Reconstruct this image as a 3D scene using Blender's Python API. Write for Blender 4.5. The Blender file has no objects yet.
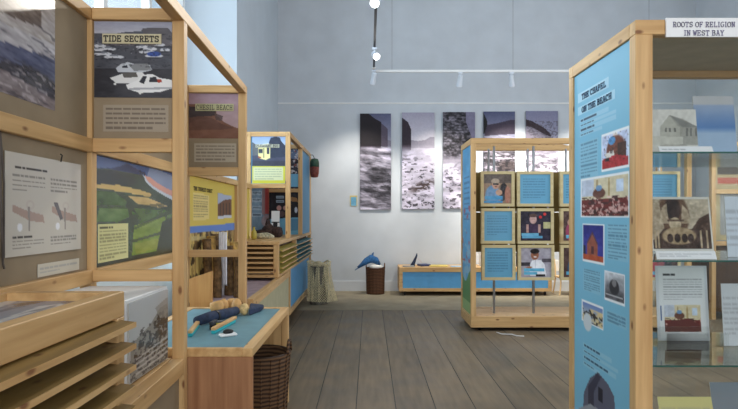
import bpy, bmesh, math, random
import numpy as np
from mathutils import Vector, Matrix
random.seed(7)
C = bpy.context.scene.collection
CAM = Vector((0, 0, 1.4)); FL = 560.0; CX = 369.0; HY = 216.0
# ---------------------------------------------------------------- camera, world, lights, exposure
cam = bpy.data.objects.new('camera', bpy.data.cameras.new('camera')); C.objects.link(cam)
cam.location = CAM; cam.rotation_euler = (math.pi/2, 0, 0)
cam.data.sensor_width = 36; cam.data.lens = FL/738*36; cam.data.shift_y = 11.5/738; cam.data.clip_start = .05
bpy.context.scene.camera = cam
w = bpy.data.worlds.new('daylight'); bpy.context.scene.world = w; w.use_nodes = True
w.node_tree.nodes['Background'].inputs[0].default_value = (.70, .84, 1, 1)
w.node_tree.nodes['Background'].inputs[1].default_value = 1.2
vs = bpy.context.scene.view_settings
vs.view_transform = 'Standard'; vs.look = 'None'; vs.gamma = 1; vs.use_curve_mapping = False
vs.exposure = 0.12
def area(name, loc, rot, sx, sy, power, col):
    l = bpy.data.lights.new(name, 'AREA'); l.shape = 'RECTANGLE'; l.size = sx; l.size_y = sy; l.energy = power; l.color = col
    o = bpy.data.objects.new(name, l); C.objects.link(o); o.location = loc; o.rotation_euler = rot
    return o
PI = math.pi
area('window_daylight', (-2.52, 4.5, 3.1), (0, -PI/2, 0), 4.0, 3.2, 250, (.72, .86, 1))
area('rear_fill_light', (1.2, -2.95, 2.7), (PI/2, 0, 0), 6.0, 3.2, 225, (.96, .97, 1))  # added frontal fill behind the camera; the near wall has no window
area('right_fill_light', (6.05, 5.2, 2.9), (0, PI/2, 0), 2.8, 2.6, 150, (.92, .95, 1))  # added fill from the right side; wall_right has no opening

# ---------------------------------------------------------------- helpers
def lin(c):
    c = np.asarray(c, float)/255.0
    return np.where(c <= .04045, c/12.92, ((c+.055)/1.055)**2.4)
def rgba(c): return tuple(lin(c)) + (1,)
def P(x, y, d): return Vector(((x-CX)/FL*d, d, 1.4-(y-HY)/FL*d))
def newmat(name, rough=.6, metal=0, spec=.5):
    m = bpy.data.materials.new(name); m.use_nodes = True
    b = m.node_tree.nodes['Principled BSDF']
    b.inputs['Roughness'].default_value = rough; b.inputs['Metallic'].default_value = metal
    b.inputs['Specular IOR Level'].default_value = spec
    return m, m.node_tree, b
def nd(nt, t, **k):
    n = nt.nodes.new(t)
    for a, v in k.items(): setattr(n, a, v)
    return n
def pm(name, c, rough=.6, metal=0, var=.08, scale=9, bump=0, spec=.4):
    m, nt, b = newmat(name, rough, metal, spec)
    tc = nd(nt, 'ShaderNodeTexCoord'); n = nd(nt, 'ShaderNodeTexNoise'); n.inputs['Scale'].default_value = scale; n.inputs['Detail'].default_value = 4
    nt.links.new(tc.outputs['Object'], n.inputs['Vector'])
    r = nd(nt, 'ShaderNodeValToRGB'); c = np.array(c, float)
    r.color_ramp.elements[0].position = .3; r.color_ramp.elements[1].position = .7
    r.color_ramp.elements[0].color = rgba(np.clip(c*(1-var), 0, 255)); r.color_ramp.elements[1].color = rgba(np.clip(c*(1+var), 0, 255))
    nt.links.new(n.outputs['Fac'], r.inputs['Fac']); nt.links.new(r.outputs[0], b.inputs['Base Color'])
    if bump:
        bp = nd(nt, 'ShaderNodeBump'); bp.inputs['Strength'].default_value = bump; bp.inputs['Distance'].default_value = .01
        nt.links.new(n.outputs['Fac'], bp.inputs['Height']); nt.links.new(bp.outputs[0], b.inputs['Normal'])
    return m
def wood(name, axis, c1, c2, knot, rough=.5, kscale=5.6):
    m, nt, b = newmat(name, rough, 0, .35)
    tc = nd(nt, 'ShaderNodeTexCoord'); oi = nd(nt, 'ShaderNodeObjectInfo')
    add = nd(nt, 'ShaderNodeVectorMath', operation='ADD'); mul = nd(nt, 'ShaderNodeVectorMath', operation='SCALE')
    cmb = nd(nt, 'ShaderNodeCombineXYZ')
    for i in range(3): nt.links.new(oi.outputs['Random'], cmb.inputs[i])
    nt.links.new(cmb.outputs[0], mul.inputs[0]); mul.inputs['Scale'].default_value = 17.3
    nt.links.new(tc.outputs['Object'], add.inputs[0]); nt.links.new(mul.outputs[0], add.inputs[1])
    mp = nd(nt, 'ShaderNodeMapping'); s = [26, 26, 26]; s[axis] = 1.6; mp.inputs['Scale'].default_value = s
    nt.links.new(add.outputs[0], mp.inputs['Vector'])
    n = nd(nt, 'ShaderNodeTexNoise'); n.inputs['Scale'].default_value = 1.0; n.inputs['Detail'].default_value = 5
    nt.links.new(mp.outputs[0], n.inputs['Vector'])
    r = nd(nt, 'ShaderNodeValToRGB'); r.color_ramp.elements[0].position = .32; r.color_ramp.elements[1].position = .68
    r.color_ramp.elements[0].color = rgba(c2); r.color_ramp.elements[1].color = rgba(c1)
    nt.links.new(n.outputs['Fac'], r.inputs['Fac'])
    mp2 = nd(nt, 'ShaderNodeMapping'); s = [kscale*2.2]*3; s[axis] = kscale; mp2.inputs['Scale'].default_value = s
    nt.links.new(add.outputs[0], mp2.inputs['Vector'])
    v = nd(nt, 'ShaderNodeTexVoronoi'); v.inputs['Scale'].default_value = 1; nt.links.new(mp2.outputs[0], v.inputs['Vector'])
    kr = nd(nt, 'ShaderNodeValToRGB'); kr.color_ramp.elements[0].position = .07; kr.color_ramp.elements[1].position = .16
    kr.color_ramp.elements[0].color = (1, 1, 1, 1); kr.color_ramp.elements[1].color = (0, 0, 0, 1)
    nt.links.new(v.outputs['Distance'], kr.inputs['Fac'])
    mx = nd(nt, 'ShaderNodeMix', data_type='RGBA'); mx.inputs[7].default_value = rgba(knot)
    nt.links.new(kr.outputs[0], mx.inputs[0]); nt.links.new(r.outputs[0], mx.inputs[6]); nt.links.new(mx.outputs[2], b.inputs['Base Color'])
    return m
def vcol(name, rough=.5, spec=.4):
    m, nt, b = newmat(name, rough, 0, spec)
    a = nd(nt, 'ShaderNodeAttribute'); a.attribute_name = 'print'
    nt.links.new(a.outputs['Color'], b.inputs['Base Color'])
    return m
def glass(name, tint, k=.10):
    m = bpy.data.materials.new(name); m.use_nodes = True; nt = m.node_tree
    nt.nodes.remove(nt.nodes['Principled BSDF']); out = nt.nodes['Material Output']
    t = nd(nt, 'ShaderNodeBsdfTransparent'); t.inputs[0].default_value = tint
    g = nd(nt, 'ShaderNodeBsdfGlossy'); g.inputs['Roughness'].default_value = .02
    f = nd(nt, 'ShaderNodeLayerWeight'); pw = nd(nt, 'ShaderNodeMath', operation='POWER'); pw.inputs[1].default_value = 5
    nt.links.new(f.outputs['Facing'], pw.inputs[0])
    ad = nd(nt, 'ShaderNodeMath', operation='MULTIPLY_ADD'); ad.inputs[1].default_value = 1-k; ad.inputs[2].default_value = k
    nt.links.new(pw.outputs[0], ad.inputs[0])
    mx = nd(nt, 'ShaderNodeMixShader'); nt.links.new(ad.outputs[0], mx.inputs[0]); nt.links.new(t.outputs[0], mx.inputs[1]); nt.links.new(g.outputs[0], mx.inputs[2])
    nt.links.new(mx.outputs[0], out.inputs[0])
    return m
PINE = ((217, 178, 124), (190, 148, 96), (132, 88, 54))
WX, WY, WZ = [wood('pine_' + 'xyz'[i], i, *PINE) for i in range(3)]
TRAY = wood('tray_board', 1, (150, 120, 66), (122, 96, 50), (100, 68, 36), .55)
DARKW = wood('dark_wood', 2, (96, 70, 48), (66, 46, 32), (40, 28, 20), .7)
TBW = wood('shaded_pine', 2, (178, 130, 92), (146, 100, 68), (96, 58, 38), .5, 2)  # pine made browner and darker, the table front's shade put into its colour
BIRCH = wood('pale_birch', 0, (214, 196, 150), (200, 180, 132), (180, 150, 104), .5, 1)
PLY = wood('knotty_pine', 2, (206, 158, 96), (186, 132, 76), (92, 50, 28), .5, 7)
BLUE = pm('blue_panel', (90, 158, 206), .55, var=.03)
TABBLUE = pm('table_blue', (98, 140, 152), .5, var=.04)
TAUPE = pm('taupe_board', (148, 130, 104), .6, var=.03)
CREAM = pm('cream_board', (176, 170, 138), .7, var=.03)
WHITE = pm('white_paint', (232, 232, 230), .5, var=.01)
PAPER = pm('paper', (232, 230, 224), .7, var=.01)
BLACK = pm('black_plastic', (26, 26, 28), .5)
STEEL = pm('brushed_steel', (170, 172, 175), .35, 1, var=.03)
NAVY = pm('navy_fabric', (38, 50, 74), .8, var=.2, scale=30)
OLIVE = pm('olive_back', (118, 96, 44), .7, var=.05)
PR = vcol('printed_matte', .55, .3); PG = vcol('printed_gloss', .25, .5)
INK = pm('dark_ink', (48, 44, 44), .6, var=.02)
INKP = pm('purple_ink', (110, 104, 136), .6, var=.02)
INKB = pm('blue_ink', (44, 78, 112), .6, var=.02)
GL = glass('clear_glass', (.97, .985, .98, 1), .045); GLS = glass('shelf_glass', (.88, .95, .92, 1), .06)
GEDGE = pm('glass_edge', (40, 92, 84), .2, var=.05)
def wicker(name, c1, c2, s=42):
    m, nt, b = newmat(name, .7, 0, .3)
    tc = nd(nt, 'ShaderNodeTexCoord'); wv = nd(nt, 'ShaderNodeTexWave'); wv.bands_direction = 'Z'; wv.inputs['Scale'].default_value = s; wv.inputs['Distortion'].default_value = 2.5
    nt.links.new(tc.outputs['Object'], wv.inputs['Vector'])
    r = nd(nt, 'ShaderNodeValToRGB'); r.color_ramp.elements[0].color = rgba(c2); r.color_ramp.elements[1].color = rgba(c1)
    nt.links.new(wv.outputs['Fac'], r.inputs['Fac']); nt.links.new(r.outputs[0], b.inputs['Base Color'])
    return m
WICK = wicker('brown_wicker', (112, 82, 56), (48, 32, 22), 12); WICK2 = wicker('dark_wicker', (112, 76, 52), (56, 36, 26), 12)

INFO = {}
def fm(o):
    while o is not None and o.name not in INFO: o = o.parent
    return INFO[o.name] if o else (Matrix.Identity(4), False)
def tag(o, label, cat, group=None):
    o['label'] = label; o['category'] = cat
    if group: o['group'] = group
    return o
def thing(name, label, cat, loc=(0, 0, 0), rotz=0, group=None, local=False):
    o = bpy.data.objects.new(name, None); C.objects.link(o); o.location = loc; o.rotation_euler = (0, 0, rotz); o.empty_display_size = .1
    INFO[o.name] = (Matrix.Translation(loc) @ Matrix.Rotation(rotz, 4, 'Z'), local)
    return tag(o, label, cat, group)
def finish(name, me, mat, parent, smooth=False):
    F, local = fm(parent) if parent else (Matrix.Identity(4), False)
    o = bpy.data.objects.new(name, me); C.objects.link(o)
    if parent:
        o.parent = parent
        if not local: me.transform(F.inverted())
    else:
        co = np.empty(len(me.vertices)*3); me.vertices.foreach_get('co', co); co = co.reshape(-1, 3)
        c = (co.min(0)+co.max(0))/2; c[2] = co[:, 2].min()
        me.transform(Matrix.Translation(-Vector(c))); o.location = c
        INFO[o.name] = (Matrix.Translation(c), False)
    if mat: me.materials.append(mat)
    if smooth:
        for p in me.polygons: p.use_smooth = True
    return o
class MB:
    def __init__(s): s.b = bmesh.new()
    def box(s, x0, x1, y0, y1, z0, z1, M=None):
        v = [s.b.verts.new((x, y, z)) for x in (x0, x1) for y in (y0, y1) for z in (z0, z1)]
        if M:
            for q in v: q.co = M @ q.co
        for f in ((0, 1, 3, 2), (4, 6, 7, 5), (0, 4, 5, 1), (2, 3, 7, 6), (0, 2, 6, 4), (1, 5, 7, 3)): s.b.faces.new([v[i] for i in f])
        return s
    def hexa(s, pts):  # 8 points: bottom ring 4, top ring 4
        v = [s.b.verts.new(p) for p in pts]
        for f in ((3, 2, 1, 0), (4, 5, 6, 7), (0, 1, 5, 4), (1, 2, 6, 5), (2, 3, 7, 6), (3, 0, 4, 7)): s.b.faces.new([v[i] for i in f])
        return s
    def tube(s, pts, rad, n=10, cap=True):
        pts = [Vector(p) for p in pts]; rad = rad if isinstance(rad, (list, tuple)) else [rad]*len(pts)
        prev = None; rings = []
        for i, p in enumerate(pts):
            t = (pts[min(i+1, len(pts)-1)]-pts[max(i-1, 0)]).normalized()
            if prev is None:
                a = t.orthogonal().normalized()
            else: a = (prev - t*prev.dot(t)); a = a.normalized() if a.length > 1e-6 else t.orthogonal().normalized()
            prev = a; b = t.cross(a)
            rings.append([s.b.verts.new(p+(a*math.cos(2*PI*k/n)+b*math.sin(2*PI*k/n))*rad[i]) for k in range(n)])
        for r0, r1 in zip(rings, rings[1:]):
            for k in range(n): s.b.faces.new((r0[k], r0[(k+1) % n], r1[(k+1) % n], r1[k]))
        if cap:
            s.b.faces.new(rings[0][::-1]); s.b.faces.new(rings[-1])
        return s
    def lathe(s, c, prof, n=28, sx=1, sy=1, wob=0, close=True):
        rings = []
        for (r, z) in prof:
            rings.append([s.b.verts.new((c[0]+sx*r*(1+wob*math.sin(5*2*PI*k/n+z*9))*math.cos(2*PI*k/n), c[1]+sy*r*(1+wob*math.sin(5*2*PI*k/n+z*9))*math.sin(2*PI*k/n), c[2]+z)) for k in range(n)])
        for r0, r1 in zip(rings, rings[1:]):
            for k in range(n): s.b.faces.new((r0[k], r0[(k+1) % n], r1[(k+1) % n], r1[k]))
        if close: s.b.faces.new(rings[0][::-1]); s.b.faces.new(rings[-1])
        return s
    def blob(s, c, r, seed=0, amp=.15, n=2, R=None):
        g = bmesh.ops.create_icosphere(s.b, subdivisions=n, radius=1)
        rr = random.Random(seed); ph = [rr.uniform(0, 6) for _ in range(6)]
        for v in g['verts']:
            q = v.co.copy(); k = 1+amp*(math.sin(3*q.x+ph[0])+math.sin(4*q.y+ph[1])*math.sin(3*q.z+ph[2]))
            v.co = Vector((q.x*r[0]*k, q.y*r[1]*k, q.z*r[2]*k))
            if R: v.co = R @ v.co
            v.co += Vector(c)
        return s
    def build(s, name, mat, parent=None, bevel=0, smooth=False):
        if bevel: bmesh.ops.bevel(s.b, geom=s.b.edges[:], offset=bevel, segments=1, affect='EDGES', clamp_overlap=True)
        bmesh.ops.recalc_face_normals(s.b, faces=s.b.faces[:])
        me = bpy.data.meshes.new(name); s.b.to_mesh(me); s.b.free()
        return finish(name, me, mat, parent, smooth)
def bx(name, mat, parent, *a, bevel=.003): return MB().box(*a).build(name, mat, parent, bevel)
def struct(o): o['kind'] = 'structure'; return o
def copy_tree(o, parent=None):
    c = o.copy(); C.objects.link(c); c.parent = parent
    for ch in [k for k in bpy.data.objects if k.parent == o]: copy_tree(ch, c)
    return c
# ---- value noise and picture painting (prints on the display boards)
def fbm(u, v, seed=0, octv=4):
    out = 0; amp = .5; tot = 0
    rs = np.random.RandomState(seed); tab = rs.rand(64, 64)
    for _ in range(octv):
        iu = np.floor(u).astype(int); iv = np.floor(v).astype(int); fu = u-iu; fv = v-iv
        fu = fu*fu*(3-2*fu); fv = fv*fv*(3-2*fv)
        g = lambda a, b: tab[a % 64, b % 64]
        out = out+amp*((g(iu, iv)*(1-fu)+g(iu+1, iv)*fu)*(1-fv)+(g(iu, iv+1)*(1-fu)+g(iu+1, iv+1)*fu)*fv)
        tot += amp; amp *= .5; u = u*2+7; v = v*2+3
    return out/tot
class Pic:
    def __init__(s, O, R, D, nx, ny, F):
        s.O, s.R, s.D = F @ Vector(O), F.to_3x3() @ Vector(R), F.to_3x3() @ Vector(D)
        s.U, s.T = np.meshgrid(np.linspace(0, 1, nx+1), np.linspace(0, 1, ny+1)); s.c = np.ones(s.U.shape+(3,))*.7
        s.asp = s.R.length/s.D.length
    def uv(s, x, y):
        r = Vector(((x-CX)/FL, 1, -(y-HY)/FL)); M = Matrix((s.R, s.D, -r)).transposed()
        q = M.inverted() @ (CAM-s.O); return q[0], q[1]
    def mix(s, m, col):
        col = np.asarray(col, float)/255; s.c = s.c*(1-m[..., None])+col*m[..., None]
    def fill(s, col): s.mix(np.ones_like(s.U), col)
    def grad(s, c0, c1, t0=0, t1=1):
        k = np.clip((s.T-t0)/(t1-t0), 0, 1)[..., None]; s.c = np.asarray(c0, float)/255*(1-k)+np.asarray(c1, float)/255*k
    def pm(s, pts, px=True):
        q = [s.uv(*p) for p in pts] if px else pts
        m = np.zeros(s.U.shape, bool); n = len(q)
        for i in range(n):
            (x0, y0), (x1, y1) = q[i], q[(i+1) % n]
            if abs(y1-y0) < 1e-9: continue
            m ^= ((y0 > s.T) != (y1 > s.T)) & (s.U < (x1-x0)*(s.T-y0)/(y1-y0)+x0)
        return m.astype(float)
    def poly(s, pts, col, a=1, px=True): s.mix(s.pm(pts, px)*a, col)
    def rect(s, x0, y0, x1, y1, col, a=1): s.poly([(x0, y0), (x1, y0), (x1, y1), (x0, y1)], col, a, False)
    def ell(s, cx, cy, rx, ry, col, a=1, soft=.15, px=True):
        if px:
            u, t = s.uv(cx, cy); u2, _ = s.uv(cx+rx, cy); _, t2 = s.uv(cx, cy+ry); cx, cy, rx, ry = u, t, abs(u2-u), abs(t2-t)
        d = ((s.U-cx)/rx)**2+((s.T-cy)/ry)**2
        s.mix(np.clip((1+soft-d)/(2*soft), 0, 1)*a, col)
    def noise(s, su, st, amp, seed=0, mask=None, skew=0):
        n = (fbm(s.U*su+skew*s.T*st, s.T*st, seed)-.5)*2*amp
        if mask is not None: n = n*mask
        s.c = np.clip(s.c+n[..., None], 0, 1)
    def speck(s, su, st, th, col, seed, mask=None, a=1, skew=0):
        n = fbm(s.U*su+skew*s.T*st, s.T*st, seed, 3); m = np.clip((n-th)/.05, 0, 1)*a
        if mask is not None: m = m*mask
        s.mix(m, col)
    def text(s, u0, t0, u1, t1, n, col, a=.75, seed=1, fill=.6):
        rs = random.Random(seed); h = (t1-t0)/n
        for i in range(n):
            end = u1 if i < n-1 else u0+(u1-u0)*rs.uniform(.4, .8); u = u0
            while u < end-.01:
                wl = (u1-u0)*rs.uniform(.06, .16); e = min(u+wl, end)
                s.rect(u, t0+h*(i+.24), e, t0+h*(i+.24+fill*.75), col, a*(.62 if n > 1 else 1)); u = e+(u1-u0)*.014
    def photo(s, u0, t0, u1, t1, fn, border=None):
        if border: s.rect(u0-.012, t0-.012*s.asp, u1+.012, t1+.012*s.asp, border)
        sub = Pic.__new__(Pic); sub.O, sub.R, sub.D = s.O, s.R, s.D
        sub.U = (s.U-u0)/(u1-u0); sub.T = (s.T-t0)/(t1-t0); sub.asp = s.asp*(u1-u0)/(t1-t0); sub.c = s.c.copy(); fn(sub)
        m = ((sub.U >= 0) & (sub.U <= 1) & (sub.T >= 0) & (sub.T <= 1))[..., None]; s.c = np.where(m, sub.c, s.c)
def pic(name, parent, O, R, D, nx, ny, fn, thick=.004, edge=(200, 196, 186), mat=None):
    F, local = fm(parent) if parent else (Matrix.Identity(4), False)
    O, R, D = Vector(O), Vector(R), Vector(D)
    p = Pic(O, R, D, nx, ny, F if local else Matrix.Identity(4)); fn(p)
    N = D.cross(R).normalized(); Oa, Ra, Da = np.array(O), np.array(R), np.array(D)
    front = Oa+p.U[..., None]*Ra+p.T[..., None]*Da; V = front.reshape(-1, 3); n = len(V)
    o4 = [O, O+R, O+R+D, O+D]; ext = [q for q in o4]+[q-N*thick for q in o4]
    V = np.vstack([V, np.array([tuple(q) for q in ext])])
    i, j = np.meshgrid(np.arange(ny), np.arange(nx), indexing='ij'); a = (i*(nx+1)+j).ravel()
    faces = np.stack([a, a+nx+1, a+nx+2, a+1], 1).tolist()
    e = n; faces += [[e, e+1, e+5, e+4], [e+1, e+2, e+6, e+5], [e+2, e+3, e+7, e+6], [e+3, e, e+4, e+7], [e+4, e+5, e+6, e+7]]
    me = bpy.data.meshes.new(name); me.from_pydata(V.tolist(), [], faces)
    at = me.color_attributes.new('print', 'FLOAT_COLOR', 'POINT')
    col = np.ones((len(V), 4)); col[:n, :3] = lin(p.c.reshape(-1, 3)*255); col[n:, :3] = lin(np.array(edge))
    at.data.foreach_set('color', col.ravel())
    return finish(name, me, mat or PR, parent)
def arc(cx, cy, rx, ry, a0, a1, n=10): return [(cx+rx*math.cos(math.radians(a0+(a1-a0)*k/n)), cy+ry*math.sin(math.radians(a0+(a1-a0)*k/n))) for k in range(n+1)]
def ser(x, y, w_=.9): return [(x-w_, y), (x+w_, y)]
SLAB = {   # slab serif capitals as strokes on a 6 x 8 cell
 'A': [[(.8, 0), (3, 8), (5.2, 0)], [(1.6, 2.8), (4.4, 2.8)], ser(.8, 0), ser(5.2, 0), ser(2.6, 8, .8)],
 'B': [[(1.2, 0), (1.2, 8)], [(.2, 0), (3.2, 0)]+arc(3.2, 2.1, 2, 2.1, -90, 90)+[(1.2, 4.2)], [(.2, 8), (3, 8)]+arc(3, 6.1, 1.8, 1.9, 90, -90)],
 'C': [arc(3.1, 4, 2.6, 4, 50, 310, 18), [(4.9, 5.4), (4.9, 7.8)]],
 'D': [[(1.2, 0), (1.2, 8)], [(.2, 0), (2.6, 0)]+arc(2.6, 4, 2.9, 4, -90, 90, 16)+[(.2, 8)]],
 'E': [[(1.2, 0), (1.2, 8)], [(.2, 8), (5, 8), (5, 6.4)], [(.2, 0), (5.2, 0), (5.2, 1.8)], [(1.2, 4.1), (3.8, 4.1)], [(3.8, 3.3), (3.8, 4.9)]],
 'F': [[(1.2, 0), (1.2, 8)], [(.2, 8), (5, 8), (5, 6.4)], ser(1.2, 0, 1.1), [(1.2, 4.1), (3.8, 4.1)], [(3.8, 3.3), (3.8, 4.9)]],
 'G': [arc(3.1, 4, 2.6, 4, 50, 325, 18), [(5.2, 1.6), (5.2, 3.6)], ser(4.9, 3.6, 1)],
 'H': [[(1.2, 0), (1.2, 8)], [(5, 0), (5, 8)], [(1.2, 4), (5, 4)], ser(1.2, 0), ser(1.2, 8), ser(5, 0), ser(5, 8)],
 'I': [[(3, 0), (3, 8)], ser(3, 0, 1.3), ser(3, 8, 1.3)],
 'L': [[(1.6, 0), (1.6, 8)], ser(1.6, 8, 1.1), [(.5, 0), (5.2, 0), (5.2, 2)]],
 'N': [[(1.2, 0), (1.2, 8), (4.9, 0), (4.9, 8)], ser(1.2, 0), ser(.9, 8), ser(4.9, 8)],
 'O': [arc(3, 4, 2.7, 4, 0, 360, 24)],
 'P': [[(1.3, 0), (1.3, 8)], ser(1.3, 0, 1.1), [(.3, 8), (3, 8)]+arc(3, 5.9, 2, 2.1, 90, -90)+[(1.3, 3.8)]],
 'R': [[(1.2, 0), (1.2, 8)], ser(1.2, 0), [(.2, 8), (3, 8)]+arc(3, 6, 1.9, 2, 90, -90)+[(1.2, 4)], [(2.8, 4), (4.9, 0)], ser(5, 0, .8)],
 'S': [arc(3, 6, 2.1, 2, 20, 270, 12)+arc(3, 2, 2.2, 2, 90, -160, 12), [(5, 6), (5, 8)], [(.9, 0), (.9, 2)]],
 'T': [[(3, 0), (3, 8)], [(.5, 6.3), (.5, 8), (5.5, 8), (5.5, 6.3)], ser(3, 0, 1.3)],
 'U': [[(1.1, 8), (1.1, 2.6)]+arc(3, 2.6, 1.9, 2.6, 180, 360)+[(4.9, 8)], ser(1.1, 8), ser(4.9, 8)],
 'W': [[(.4, 8), (1.7, 0), (3, 6.4), (4.3, 0), (5.6, 8)], ser(.5, 8, .8), ser(5.5, 8, .8)],
 'Y': [[(.8, 8), (3, 3.8), (5.2, 8)], [(3, 3.8), (3, 0)], ser(3, 0, 1.2), ser(.9, 8), ser(5.1, 8)]}
def text3(name, parent, body, O, R, U, width, height, mat, bold=.02, out=None):
    """slab serif lettering: O is the lower left corner, R and U are directions"""
    R = Vector(R).normalized(); U = Vector(U).normalized(); N = R.cross(U); O = Vector(O)
    W_ = sum(3.4 if ch == ' ' else (4.6 if ch == 'I' else 6.9) for ch in body)-.9; th = .42+bold*8
    kx, ky = width/W_, height/(8+2*th); b = bmesh.new(); x = 0
    for ch in body:
        if ch == ' ': x += 3.4; continue
        ox = x-(1.15 if ch == 'I' else 0)
        for st in SLAB[ch]:
            for (ax, ay), (cx, cy) in zip(st, st[1:]):
                d = Vector((cx-ax, cy-ay)); 
                if d.length < 1e-6: continue
                d.normalize(); n = Vector((-d.y, d.x))*th; e = d*th*.6
                q = [(ax-e.x+n.x, ay-e.y+n.y), (cx+e.x+n.x, cy+e.y+n.y), (cx+e.x-n.x, cy+e.y-n.y), (ax-e.x-n.x, ay-e.y-n.y)]
                lo = [b.verts.new(O+R*(ox+u)*kx+U*(v+th)*ky) for u, v in q]; hi = [b.verts.new(O+R*(ox+u)*kx+U*(v+th)*ky+N*.0012) for u, v in q]
                b.faces.new(hi); b.faces.new(lo[::-1])
                for k in range(4): b.faces.new((lo[k], lo[(k+1) % 4], hi[(k+1) % 4], hi[k]))
        x += 4.6 if ch == 'I' else 6.9
    bmesh.ops.recalc_face_normals(b, faces=b.faces[:]); me = bpy.data.meshes.new(name); b.to_mesh(me); b.free()
    return finish(name, me, mat, parent)

# ---------------------------------------------------------------- the room
WALLM = pm('wall_plaster', (198, 203, 208), .85, var=.02, scale=3)
LWALL = pm('left_wall_plaster', (196, 205, 212), .85, var=.015, scale=2)
def floor_mat():
    m, nt, b = newmat('grey_floorboards', .45, 0, .4)
    g = nd(nt, 'ShaderNodeNewGeometry'); sp = nd(nt, 'ShaderNodeSeparateXYZ'); nt.links.new(g.outputs['Position'], sp.inputs[0])
    def M(op, a, v=None, b2=None):
        n = nd(nt, 'ShaderNodeMath', operation=op)
        (nt.links.new(a, n.inputs[0]) if not isinstance(a, (int, float)) else None)
        if b2 is not None: nt.links.new(b2, n.inputs[1])
        elif v is not None: n.inputs[1].default_value = v
        return n.outputs[0]
    k = M('MULTIPLY', M('ADD', sp.outputs['X'], .094), 1/.29); fl = M('FLOOR', k); fr = M('FRACT', k)
    gap = M('LESS_THAN', M('ABSOLUTE', M('SUBTRACT', fr, .5)), .487)   # 1 on the board, 0 in the gap
    wn = nd(nt, 'ShaderNodeTexWhiteNoise', noise_dimensions='1D'); nt.links.new(fl, wn.inputs['W'])
    mp = nd(nt, 'ShaderNodeMapping'); mp.inputs['Scale'].default_value = (14, 1.3, 1)
    cb = nd(nt, 'ShaderNodeVectorMath', operation='ADD'); nt.links.new(g.outputs['Position'], cb.inputs[0]); nt.links.new(wn.outputs['Color'], cb.inputs[1])
    nt.links.new(cb.outputs[0], mp.inputs['Vector'])
    n = nd(nt, 'ShaderNodeTexNoise'); n.inputs['Scale'].default_value = 1.5; n.inputs['Detail'].default_value = 7; nt.links.new(mp.outputs[0], n.inputs['Vector'])
    n2 = nd(nt, 'ShaderNodeTexNoise'); n2.inputs['Scale'].default_value = 2.6; n2.inputs['Detail'].default_value = 6; nt.links.new(g.outputs['Position'], n2.inputs['Vector'])
    f = M('ADD', M('MULTIPLY', n.outputs['Fac'], .45), b2=M('ADD', M('MULTIPLY', n2.outputs['Fac'], .75), b2=M('MULTIPLY', wn.outputs['Value'], .16)))
    r = nd(nt, 'ShaderNodeValToRGB'); r.color_ramp.elements[0].position = .36; r.color_ramp.elements[1].position = .86
    r.color_ramp.elements[0].color = rgba((72, 64, 52)); r.color_ramp.elements[1].color = rgba((130, 113, 90)); nt.links.new(f, r.inputs['Fac'])
    mx = nd(nt, 'ShaderNodeMix', data_type='RGBA'); nt.links.new(gap, mx.inputs[0]); mx.inputs[6].default_value = rgba((30, 26, 24)); nt.links.new(r.outputs[0], mx.inputs[7])
    nt.links.new(mx.outputs[2], b.inputs['Base Color'])
    bp = nd(nt, 'ShaderNodeBump'); bp.inputs['Strength'].default_value = .4; bp.inputs['Distance'].default_value = .004
    hh = M('ADD', gap, b2=n.outputs['Fac']); nt.links.new(hh, bp.inputs['Height']); nt.links.new(bp.outputs[0], b.inputs['Normal'])
    rr = M('ADD', M('MULTIPLY', n2.outputs['Fac'], .4), .3); nt.links.new(rr, b.inputs['Roughness'])
    return m
STONE = pm('worn_stone_floor', (150, 139, 116), .75, var=.08, scale=4)
struct(bx('floor', floor_mat(), None, -2.7, 6.2, -3.1, 8.32, -.1, 0, bevel=0))
struct(bx('floor', STONE, None, -2.7, 6.2, 8.325, 10.6, -.1, .002, bevel=0))
struct(bx('wall_far', WALLM, None, -2.7, 6.2, 10.45, 10.6, 0, 6.2, bevel=0))
struct(bx('wall_right', WALLM, None, 6.1, 6.2, -3.1, 10.45, 0, 6.2, bevel=0))
struct(bx('wall_near', WALLM, None, -2.7, 6.1, -3.2, -3.1, 0, 6.2, bevel=0))
struct(bx('ceiling', WALLM, None, -2.7, 6.2, -3.2, 10.6, 6.2, 6.3, bevel=0))
# left wall with a deep splayed window recess
wl = MB(); wl.box(-2.7, -1.7, 7.2, 10.45, 0, 6.2).box(-2.7, -1.7, -3.1, 2.7, 0, 6.2).box(-2.7, -1.7, 2.7, 7.2, 0, 1.0).box(-2.7, -1.7, 2.7, 7.2, 5.2, 6.2)
wl.hexa([(-2.7, 6.95, 1), (-1.7, 7.2, 1), (-1.7, 7.2001, 1), (-2.7, 7.2, 1), (-2.7, 6.95, 5.2), (-1.7, 7.2, 5.2), (-1.7, 7.2001, 5.2), (-2.7, 7.2, 5.2)])
struct(wl.build('wall_left', LWALL))
wf = MB()
for y in (2.85, 3.85, 4.85, 5.85, 6.9): wf.box(-2.36, -2.28, y-.04, y+.04, 1.0, 5.2)
for z in (1.03, 2.4, 3.8, 5.16): wf.box(-2.35, -2.29, 2.75, 6.95, z-.03, z+.03)
win = struct(wf.build('window_1', WHITE)); bx('pane', GL, win, -2.325, -2.32, 2.75, 6.95, 1.02, 5.18, bevel=0)
struct(bx('baseboard_far', pm('skirting_white', (206, 210, 214), .5, var=.01), None, -1.7, 6.1, 10.425, 10.45, 0, .19))
struct(bx('baseboard_left', bpy.data.materials['skirting_white'], None, -1.7, -1.675, 7.3, 10.42, 0, .19))
struct(bx('trim_1', WHITE, None, -1.7, 6.1, 10.435, 10.45, 3.49, 3.515))

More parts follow.
